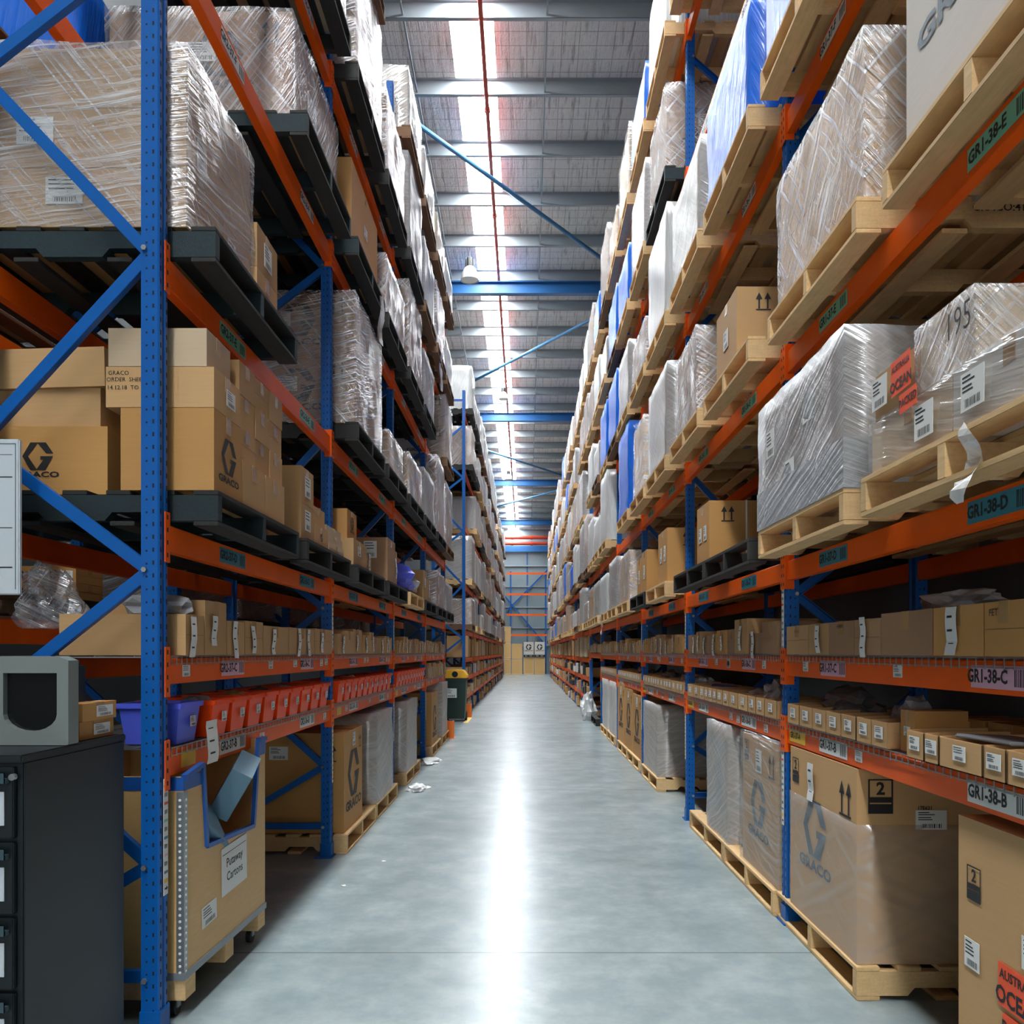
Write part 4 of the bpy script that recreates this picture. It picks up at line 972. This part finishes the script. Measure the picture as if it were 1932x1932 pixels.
def device():
    o = thing('display_unit', 'grey machine housing with dark rounded window standing on the black cabinet', 'machine', (-1.50, 2.62, 1.196), .0)
    ob('housing', MB().box(-.34, .062, 0, -.09, .30, .275, 'cabinet_dark').mesh('housing', .02), o)
    m = MB(); out = [(-.25,.0),(0,.0),(0,.29),(-.25,.29)]
    wn = [(-.205,.235),(-.03,.235),(-.03,.10)]+[(-.03-.0875+.0875*math.cos(t), .10-.055*math.sin(t)) for t in [PI*k_/10 for k_ in range(1, 10)]]+[(-.205,.10)]
    # frame as ring of quads between outer rectangle and window outline
    def proj(p):
        cx, cz = -.1175, .14; dx, dz = p[0]-cx, p[1]-cz; s_ = min((.125 if dx > 0 else .1325)/max(abs(dx), 1e-6), (.15 if dz > 0 else .14)/max(abs(dz), 1e-6)); return (cx+dx*s_, cz+dz*s_)
    ds = []
    for i in range(len(wn)):
        a, b = wn[i], wn[(i+1)%len(wn)]
        for k_ in range(6): ds.append((a[0]+(b[0]-a[0])*k_/6, a[1]+(b[1]-a[1])*k_/6))
    for i in range(len(ds)):
        a, b = ds[i], ds[(i+1)%len(ds)]; c, d = proj(b), proj(a)
        m.quad([(a[0],0,a[1]),(b[0],0,b[1]),(c[0],0,c[1]),(d[0],0,d[1])], 'device_grey'); m.quad([(a[0],0,a[1]),(b[0],0,b[1]),(b[0],.03,b[1]),(a[0],.03,a[1])], 'device_grey'); m.quad([(c[0],0,c[1]),(d[0],0,d[1]),(d[0],.06,d[1]),(c[0],.06,c[1])], 'device_grey')
    ob('front_bezel', m.mesh('bezel'), o)
    ob('window', MB().box(-.21, .022, .03, -.022, .027, .25, 'glass_dark').mesh('window'), o)
    ob('tray', MB().box(-.19, .006, .03, -.02, .02, .045, 'paper_grey').mesh('tray', .002), o)
device()
for j in range(2):
    o = lc(1.525-.01*j, 2.745, 1.196+.064*j, .062, .225, .062, f'small warm-tan box, {("lower","upper")[j]} of two stacked on the black cabinet', 'card_warm', 1, (('paper','a',.62,.5,.11,.35),)); 
o = thing('notice_board', 'white notice board at the left picture edge fixed to the blue bracing', 'board', (-1.905, 3.02, 1.715))
ob('panel', MB().box(-.6, 0, 0, 0, .02, .585, 'paper_grey').mesh('panel', .004), o)
m = MB()
for z, x0, h in ((.525, -.3, .002), (.44, -.12, .004), (.25, -.3, .003), (.10, -.3, .005)): m.quad([(x0,-.0008,z),(-.025,-.0008,z),(-.025,-.0008,z+h),(x0,-.0008,z+h)], 'ink')
m.quad([(-.35,-.0008,.565),(-.012,-.0008,.565),(-.012,-.0008,.568),(-.35,-.0008,.568)], 'ink_blue'); m.quad([(-.015,-.0008,.02),(-.012,-.0008,.02),(-.012,-.0008,.568),(-.015,-.0008,.568)], 'ink_blue')
ob('printed_lines', m.mesh('lines'), o)
ob('bracket', MB().box(-.3, .02, .2, -.2, .10, .24, 'zinc').mesh('bracket'), o)
o = ob('film_scrap', crumple_mesh(.14, .10, .16, 'film_clear', 71)); o.location = (-2.02, 3.42, 1.60); tag(o, 'bunched clear film hanging below the white notice board', 'film scrap')
# ------------------------------------------------------------------ row standing back to back with the left rack
for z in (1.66, 3.05, 4.45):
    m = MB().box(-2.62, 3.2, z-.12, -2.57, 8.5, z, 'rack_orange'); o = ob('rack_beam', m.mesh('beam', .002)); tag(o, f'orange beam of the row behind the left rack, {dict([(1.66,"low"),(3.05,"middle"),(4.45,"high")])[z]} one', 'rack beam')
bf = []
for i, y in enumerate((3.13, 5.87, 8.61)):
    f = make_frame(-1, y, i, (), True, f'blue upright frame of the row behind the left rack, {ORD[i]} from the camera'); f.location.x = -2.55
for i, (y, lv) in enumerate(((3.3, 1.66), (4.6, 1.66), (3.3, 3.05), (6.1, 3.05), (3.3, 4.45), (4.6, 4.45))):
    make_pallet('black' if i % 2 else 'brown', True, LE, 2.60, y, lv+.001, f'dark pallet, {ORD[i]} in the row behind the left rack')
for i in range(3):
    for j in range(2): lc(2.66+.2*i, 4.75, 1.81+.10*j, .19, .3, .098, f'small tan carton seen under the left rack, {("left","middle","right")[2-i]} of the {("lower","upper")[j]} row', 'card_warm', i, (('logo_only','f',.3,.5,.05),('paper','f',.75,.5,.06)))
lc(2.66, 3.36, 1.81, .6, .3, .10, 'low grey-tan carton on the back row at the left picture edge', 'card_brown', 1)
for i, y in enumerate((6.05, 7.3, 8.8, 10.1, 11.6, 12.9)):
    make_pallet('black', True, LE, 2.60, y, 1.661, f'black pallet seen through the left shelves, {ORD[i]} beyond the second left upright')
    wrapped_load(LE, 2.64, y+.05, 1.81, 1.0, 1.05, .5, f'dim wrapped brown load seen through the left shelves, {ORD[i]} beyond the second left upright', None, 'card_brown', 'film_clear', 1, 1, 2, i % 3, 0, False, False)
    lc(2.66, y+.1, .30, .9, .9, .9, f'big brown carton standing low behind the left rack, {ORD[i]} beyond the second left upright', 'card_brown', 1).location.z = .001
m = MB().box(-2.62, 8.6, 1.54, -2.57, 14.2, 1.66, 'rack_orange'); o = ob('rack_beam', m.mesh('beam', .002)); tag(o, 'orange beam of the row behind the left rack, low far one', 'rack beam')
wrapped_load(LE, 2.62, 4.66, 4.60, 1.0, 1.0, .9, 'blue and white wrapped load high in the row behind the left rack', None, 'card_white', 'film_blue', 1, 1, 2, 2, 0, False, False)
wrapped_load(LE, 2.62, 3.42, 3.20, 1.0, 1.0, .8, 'wrapped brown load in the row behind the large left wrapped load', None, 'card_brown', 'film_clear', 1, 1, 2, 3, 0, False, False)

# ================================================================== RIGHT RACK, THINGS PLACED ONE BY ONE
make_pallet('pale', True, RI, 1.25, 3.17, 2.002, 'pale pallet under the tall hazy-wrapped load beside the nearest right upright')
Z1 = 2.002+.146
o = wrapped_load(RI, 1.265, 3.18, Z1, 1.12, 1.15, .63, 'tall hazy-wrapped brown carton load in front of the nearest right upright', None, 'card_brown', 'film_milky', 1, 2, 2, 21, 0, False, True, .004)
fa = face_frame('aisle', RI, 1.12, 1.15)
for a, b in ((.20, .42), (.75, .45), (.5, .2)): decal(o, 'shipping_label', paper_mesh(.13, .14, 1), fa, a, b, 1, off=.012)
ob('white_band', MB().box(-.016, -.016, .001, 1.12, -.013, .2, 'film_milky').box(-.018, -.016, .001, -.015, 1.166, .2, 'film_milky').mesh('band'), o)
make_pallet('pale', True, RI, 1.25, 1.84, 2.002, 'pale pallet under the sticker-marked wrapped load at the right picture edge')
o = thing('wrapped_load', 'stepped wrapped load with two orange stickers at the right picture edge', 'pallet load'); put(o, RI, 1.28, 1.85, 1.13, Z1)
for (x, y, z, D, L, H, cm) in ((0,0,0,.9,.56,.19,'card_white'), (0,.565,0,.9,.56,.19,'card_pale'), (0,.44,.192,.8,.32,.20,'card_pale'), (0,.765,.192,.8,.33,.165,'card_tan')):
    ob('carton', carton_mesh(D, L, H, cm, True, 1), o, (x, y, z))
ob('stretch_film', film_mesh(.9, 1.13, .19, 'film_thin', 4, .004, .006), o); ob('stretch_film', film_mesh(.8, .33, .20, 'film_clear', 5, .0, .006), o, (0,.44,.192)); 
fa = face_frame('aisle', RI, .9, 1.13)
def sticker(parent, fr, a, b, w_, h_, lines, rot=0, off_=.003):
    s_ = decal(parent, 'orange_sticker', MB().box(-w_/2, -h_/2, 0, w_/2, h_/2, .001, 'sticker_orange').mesh('sticker'), fr, a, b, 1, off=off_, rot=rot)
    n_ = len(lines)
    for i, t in enumerate(lines):
        q = ob('lettering', text_mesh(t, 'ink', .03), s_, (0, h_/2-(i+.5)*h_/n_, .0018)); sc_ = min(w_/(len(t)*.62), h_/n_*1.05); q.scale = (sc_, sc_*1.1, 1)
sticker(o, fa, .27, .29, .14, .12, ('AUSTRALIA', 'OCEAN'), .05, .018); sticker(o, fa, .33, .185, .12, .065, ('PACKED',), .05, .022)
for a, b in ((.42, .09), (.70, .10), (.10, .28)): decal(o, 'shipping_label', paper_mesh(.12, .11, 2), fa, a, b, 1, off=.015)
t = decal(o, 'lettering', text_mesh('195', 'ink', -.01), fa, .62, .32, .1, .12, off=.014)
# second pallet level, first bay
pq = make_pallet('pale', True, RI, 1.30, 3.17, 3.152, 'pale pallet under the big glossy wrapped load, upper right')
decal(pq, 'stamp', text_mesh('GRACO:4115023', 'ink', .01), face_frame('front', RI, 1.165, 1.165), .62, .10, .045)
make_pallet('pale', True, RI, 1.33, 1.84, 3.152, 'pale pallet under the white logo crate at the upper right corner')
wrapped_load(RI, 1.36, 3.22, 3.152+.147, 1.08, 1.08, .68, 'big glossy film-wrapped tan carton load, upper right beside the white logo box', None, 'card_tan', 'film_clear', 1, 1, 2, 31, 0, False, True, .004)
rc(1.39, 1.86, 3.152+.147, 1.05, 1.08, 1.02, 'huge pale grey carton with blue-grey logo at the upper right picture corner', 'card_white', 1, (('logo','a',.38,.62,.42,'ink_blue'),), tape=False)
# second bay
make_pallet('pale', True, RI, PU, 4.57, 3.152, 'pale pallet under the tan arrow-marked carton, right rack second bay')
rc(1.30, 4.97, 3.152+.147, .75, .52, .46, 'tan carton with two up arrows facing the camera, right rack second bay', 'card_tan', 2, (('arrows','f',.22,.8,.11),('paper','a',.5,.5,.12,1)))
make_pallet('black', True, RI, PU, 4.546, 2.002, 'empty black pallet left of the hazy-wrapped load, right rack')
make_pallet('black', True, RI, PU, 5.716, 2.002, 'black pallet under the strapped carton with the G logo, right rack')
o = rc(1.30, 5.72, Z1, .95, .40, .43, 'strapped tan carton with large G logo on the black pallet, right rack', 'card_warm', 2, (('arrows','f',.14,.78,.11),('logo','f',.52,.55,.19),('paper','a',.3,.5,.09,1.2),('paper','a',.7,.5,.09,1.2)))
for x in (.26, .42): ob('white_strap', MB().box(x, -.003, 0, x+.012, -.0005, .43, 'paper').box(x, -.003, .4305, x+.012, .4, .4325, 'paper').mesh('strap'), o)
make_pallet('pale', True, RI, PU, 7.31, 2.002, 'pale pallet under the dark-strapped arrow carton, right rack third bay'); make_pallet('black', True, RI, PU, 8.62, 2.002, 'black pallet with two slim tan cartons, right rack third bay')
o = rc(1.30, 7.42, Z1, .8, .5, .50, 'tall tan carton with dark strap and arrows, right rack third bay', 'card_warm', 2, (('arrows','f',.25,.8,.13),('paper','a',.35,.55,.09,1.6),('paper','a',.75,.55,.09,1.6)))
ob('dark_strap', MB().box(.42, -.003, 0, .435, -.0005, .5, 'ink').mesh('strap'), o)
rc(1.30, 8.68, Z1, .7, .36, .46, 'slim tan carton, nearer of two on the black pallet, right third bay', 'card_warm', 2, (('arrows','f',.3,.8,.12),('paper','a',.5,.5,.1,1.5)))
rc(1.30, 9.08, Z1, .7, .34, .42, 'slim tan carton, farther of two on the black pallet, right third bay', 'card_warm', 1, (('paper','a',.5,.5,.1,1.5),))
tail(1.252, 13.4, 2.13, .35, 12, 'torn clear film tail hanging below the lowest pallet level, right rack fifth bay')
# upper picking shelf, right
ED = [2.27, 2.48, 2.79, 3.20, 3.46, 3.75, 4.02, 4.36]; HR = [.165, .165, .165, .15, .15, .15, .15]; mt = ['card_warm','card_warm','card_brown','card_brown','card_brown','card_tan','card_tan']
dc = [(('text','a',.25,.8,.03,'FET'),), (('docket','a',.45,.5,1.25,1),), (), (('docket','a',.4,.5,1.0,2),), (('text','a',.5,.85,.025,'HH0181'),), (('docket','a',.5,.5,1.0,3),), (('text','a',.5,.8,.025,'HH046'),)]
nmx = ['first','second','third','fourth','fifth','sixth','seventh']
for i in range(7): rc(1.41, ED[i]+.004, ZC, .5, ED[i+1]-ED[i]-.01, HR[i], f"{nmx[i]} brown carton along the right rack's upper picking shelf, first bay", mt[i], i, dc[i], group='cartons on the right upper picking shelf')
rc(1.41, 1.86, ZC, .5, .40, .165, 'tan carton at the very near end of the right upper picking shelf', 'card_warm', 1, (('text','a',.5,.8,.03,'FFT'),))
o = ob('plastic_bag', crumple_mesh(.10, .22, .05, 'bag_grey', 6)); tag(o, 'clear bags heaped on the third brown carton of the right upper picking shelf', 'bag'); o.location = (1.62, 3.0, ZC+.165)
for bi in range(1, 6): row(RI, (RY[bi]+.12, RY[bi+1]-.04), ZC, 1.41, .48, (.13, .24) if bi == 1 else (.14, .20), (.2, .38), f"tan carton along the right rack's upper picking shelf, {ORD[bi]} bay", 60+bi, gp='cartons on the right upper picking shelf')
# lower picking shelf, right: low open trays
def tray_row(ed, z, u, D, H, ph, mats='card_tan'):
    for i in range(len(ed)-1): rc(u, ed[i]+.003, z, D, ed[i+1]-ed[i]-.008, H, f'{ORD[i]} {ph}', mats, i, (('paper','a',.5,.55,.075,.65),), open_=True, front=.95, name='carton_tray', group='open trays on the right lower picking shelf')
tray_row([1.95, 2.18, 2.32, 2.44, 2.70, 2.80, 2.935], ZB, 1.385, .30, .105, "low open carton tray along the right rack's lower picking shelf, nearest group")
tray_row([3.15, 3.30, 3.45, 3.62, 3.80, 3.98, 4.17, 4.36], ZB, 1.415, .35, .11, "low open carton tray along the right rack's lower picking shelf, second group")
for bi in range(1, 5):
    rr = random.Random(80+bi); y = RY[bi]+.12; ed = [y]
    while ed[-1] < RY[bi+1]-.22: ed.append(round(ed[-1]+rr.choice((.14, .18, .24)), 3))
    tray_row(ed, ZB, 1.415, .35, .11, f"low open carton tray along the right rack's lower picking shelf, {ORD[bi]} bay")
q = 0
for (y, z) in ((2.0,0),(2.26,0),(2.52,0),(2.78,0),(2.26,1),(2.52,1),(3.06,0)):
    rc(1.74, y, ZB+.122*z, .22, .25, .12, f'{ORD[q]} brown closed carton behind the trays on the right lower picking shelf', 'card_warm', q, ()); q += 1
rc(1.46, 3.02, ZB, .2, .115, .16, 'small tan carton standing among the right trays beside the clear bag', 'card_warm', 1, (('paper','a',.5,.5,.05),))
for i, (x, y, sx, sy, sz, m_, nm) in enumerate(((1.60,3.33,.07,.09,.10,'bag_grey','upright clear plastic bag bunched in the second tray group on the right'), (1.62,4.0,.10,.24,.09,'bag_dark','dark clear bag pile at the back of the first right bay'), (1.57,4.95,.09,.14,.11,'bag_grey','white cone-shaped bag in the second right bay trays'), (1.60,5.45,.10,.22,.06,'bag_grey','grey plastic bags lying in the second right bay trays'), (1.60,7.6,.12,.35,.09,'bag_grey','long grey bag pile over the third right bay trays'), (1.60,8.9,.10,.25,.08,'bag_dark','dark bag pile over the third right bay trays'), (1.60,10.8,.12,.4,.08,'bag_dark','dark bag pile over the fourth right bay trays'), (1.60,13.6,.12,.4,.08,'bag_dark','dark bag pile over the fifth right bay trays'), (1.60,6.5,.10,.25,.05,'bin_blue','blue bagged parts in the second right bay trays'))):
    o = ob('plastic_bag', crumple_mesh(sx, sy, sz, m_, 40+i)); tag(o, nm, 'bag'); o.location = (x, y, ZB+.04)
o = ob('clear_envelope', MB().box(0, 0, 0, .2, .26, .012, 'bag_grey').mesh('envelope', .004)); tag(o, 'flat clear envelope lying on the nearest right trays', 'bag'); o.location = (1.42, 2.36, ZB+.107); o.rotation_euler = (0, .05, .1)
# floor level, right
TWO = lambda side: (('two','a',.12,.86,.13),)
fpal(RI, 1.42, 3.455, 'pale pallet under the big logo carton at the nearest right upright')
o = rc(1.43, 3.48, .148, .95, .87, .845, 'big tan carton with blue-grey G logo and stacking marks beside the nearest right upright', 'card_tan', 2,
   (('logo','a',.42,.56,.28,'ink_blue'),('two','a',.10,.86,.13),('arrows','a',.86,.82,.16),('two','f',.108,.86,.15),('arrows','f',.80,.83,.17),('docket','a',.38,.83,1.5,1),('paper','f',.338,.74,.135,.62),('text','f',.31,.80,.022,'17E621',.03)), tape=False)
ob('stretch_film', film_mesh(.95, .87, .60, 'film_faint', 14, .0, .003), o)
fpal(RI, 1.40, 1.60, 'pale pallet under the nearest carton at the lower right corner')
o = rc(1.43, 1.72, .148, .9, .94, .815, 'big tan carton with orange stickers at the lower right picture corner', 'card_tan', 1, (('two','a',.10,.75,.11),('paper','a',.09,.47,.085,1.1),('logo','a',.56,.42,.28,'ink_blue'),('paper','a',.43,.60,.12,.8)), tape=False)
fa = face_frame('aisle', RI, .9, .94); sticker(o, fa, .33, .355, .20, .13, ('AUSTRALIA', 'OCEAN')); sticker(o, fa, .34, .235, .17, .08, ('PACKED',), 0, .005)
fpal(RI, 1.40, 4.56, 'pale pallet under the wrapped logo carton just beyond the nearest right upright'); fpal(RI, 1.40, 5.735, 'pale pallet under the second wrapped carton beyond the nearest right upright')
floor_wrap(RI, 1.43, 4.57, .74, .83, 'film-fronted tan carton just beyond the nearest right upright', 6, 'film_thin', .9, 'card_tan', True)
floor_wrap(RI, 1.43, 5.66, .64, .82, 'hazy-wrapped tan carton, second beyond the nearest right upright', 7, 'film_milky', .9, 'card_tan', True)
fpal(RI, 1.40, 8.62, 'long pale pallet under the deep shaded carton, right floor third bay')
floor_wrap(RI, 1.43, 8.70, 1.0, .76, 'wide deep carton with hazy film front, right floor third bay', 8, 'film_milky', 1.1)
for i, (y, L, H) in enumerate(((10.0, .78, .80), (10.85, .8, .84), (11.72, .85, .88))):
    fpal(RI, 1.40, y+.035 if i < 1 else (11.25 if i == 1 else 12.43), f'pale pallet, {nmx[i]} under the slim logo cartons, right floor fourth bay') if i < 2 else None
    rc(1.43, y, .148, .6, L, H, f'slim tan carton with G logo, {nmx[i]} of three on the right floor, fourth bay', 'card_warm', 2, (('logo','a',.5,.55,.34),('arrows','a',.88,.85,.1),('paper','a',.5,.88,.12,1)))
for i, (y, L) in enumerate(((12.9, .8), (14.1, .85))):
    fpal(RI, 1.40, y-.05, f'pale pallet, {nmx[i]} under the white-wrapped cartons, right floor fifth bay'); floor_wrap(RI, 1.43, y, L, .85, f'white-wrapped tall carton, {nmx[i]} of two on the right floor, fifth bay', 10+i, 'film_white', .6)
fpal(RI, 1.40, 16.2, 'black empty pallet on the right floor before the far section', 'black')
o = ob('film_scrap', crumple_mesh(.16, .3, .34, 'film_white', 81)); o.location = (1.36, 17.7, .0); tag(o, 'heap of white film draped by the far blue upright, right floor', 'film scrap')


# ================================================================== FAR SECTIONS: small cartons low down, tall ones above
rf = random.Random(99); far_left = MB()
for side, YS, b0 in ((LE, LFY, 4), (RI, RFY, 6)):
    for bi in range(len(YS)-1):
        for lev, z in (('G0', .05), ('J', .48), ('K', .92), ('C', 1.36)):
            y = YS[bi]+.13; n = 0; ye = YS[bi+1]-.05
            while y < ye-.2:
                tall = lev == 'C'; L = rf.uniform(.45, .7) if tall else rf.uniform(.3, .5); L = min(L, ye-y); H = rf.uniform(.45, .58) if tall else rf.uniform(.14, .30)
                H = min(H, .32); H = rf.uniform(.42, .5) if tall else H
                u = 1.36+rf.uniform(0, .1) if lev != 'G0' else 1.38+rf.uniform(0, .12)
                mt_ = rf.choice(('card_tan','card_brown','card_warm','card_tan','card_white' if lev in 'JK' else 'card_pale')); zz = z+.02 if lev != 'G0' else .03
                L_, H_ = round(L*10)/10, round(H*20)/20
                if H_ > .12 and L_ > .2 and y+L_ < ye and rf.random() < .93:
                    if bi < 4:
                        ln = dict(G0='floor', J='lowest carton shelf', K='middle carton shelf', C='upper carton shelf')[lev]
                        dd = (('paper','a',.5,.5,.12,1),) if rf.random() < .5 and bi < 2 else ()
                        if side > 0 and lev in 'JK' and n % 2: mt_ = 'cabinet_dark'
                        cn_ = 'black box' if mt_ == 'cabinet_dark' else ('white carton' if mt_ in ('card_white', 'card_pale') else 'brown carton')
                        carton(side, u, y, zz, .5, L_-.02, H_, f"{ORD[n]} {cn_} on {SN[side]} rack's {ln}, {ORD[b0+bi]} bay", mt_, 1, dd, group=f'small cartons in the far part of the {SN[side]} rack', tape=False)
                    else:
                        x0, x1 = (u, u+.5) if side > 0 else (-u-.5, -u); far_left.box(x0, y, zz, x1, y+L_-.02, zz+H_, mt_)
                    n += 1
                y += max(L_, .25)+rf.uniform(.0, .05)
o = ob('distant_cartons', far_left.mesh('distant_cartons')); o['kind'] = 'stuff'; tag(o, 'distant small cartons filling the low shelves of both far racks', 'cartons')

# ================================================================== FAR END
def far_crate(x0, x1, z0, z1, label, m='wood_pale', mark=False):
    o = thing('wooden_crate', label, 'crate', ((x0+x1)/2, 53.4, z0)); W_ = x1-x0; H = z1-z0
    b = MB().box(-W_/2+.02, 0, .08, W_/2-.02, .9, H-.06, 'ply'); ob('body', b.mesh('body'), o)
    f = MB(); f.box(-W_/2, -.02, 0, W_/2, .02, .08, m); f.box(-W_/2, -.02, H-.06, W_/2, .02, H, m); f.box(-W_/2, -.02, .08, -W_/2+.05, .0, H-.06, m); f.box(W_/2-.05, -.02, .08, W_/2, .0, H-.06, m); ob('frame', f.mesh('frame'), o)
for i, zz in enumerate((0, 1.07, 2.14)): far_crate(-1.48, -1.02, zz, zz+1.05, f'plywood crate, {("bottom","middle","top")[i]} of the three-high stack at the far end')
for i, zz in enumerate((0, 1.03)): far_crate(-.98, -.28, zz, zz+1.01, f'plywood crate, {("bottom","top")[i]} of the two-high stack at the far end')
for i, (a, b) in enumerate(((-.18, .50), (.54, 1.24))):
    far_crate(a, b, 0, 1.16, f'slatted crate under the {("left","right")[i]} wrapped logo box at the far end')
    p = MB(); p.box(a, 53.3, 1.161, b, 54.3, 1.18, 'wood_black'); p.box(a, 53.3, 1.29, b, 54.3, 1.31, 'wood_black')
    for x in (a, (a+b)/2-.05, b-.1): p.box(x, 53.3, 1.18, x+.1, 54.3, 1.29, 'wood_black')
    o = ob('pallet', p.mesh('pallet')); tag(o, f'black pallet under the {("left","right")[i]} wrapped logo box at the far end', 'pallet')
    o = carton(RI, a+.02, 53.35, 1.312, b-a-.04, .8, .85, f'{("left","right")[i]} grey-wrapped box with G logo on top of the far-end crates', 'card_white', 1, (('logo','f',.5,.6,.36),), tape=False)
er = thing('pallet_rack', 'empty blue and orange rack standing against the far wall', 'rack', (0, 54.9, 0))
for z in (2.72, 4.10, 5.50, 6.92): ob('beam', MB().box(-1.35, 0, z-.13, 1.40, .05, z, 'rack_orange').mesh('beam'), er)
for x in (-1.07, 1.32): ob('upright', MB().box(x-.05, .05, 0, x+.05, .13, 7.0, 'rack_blue').mesh('upright'), er)
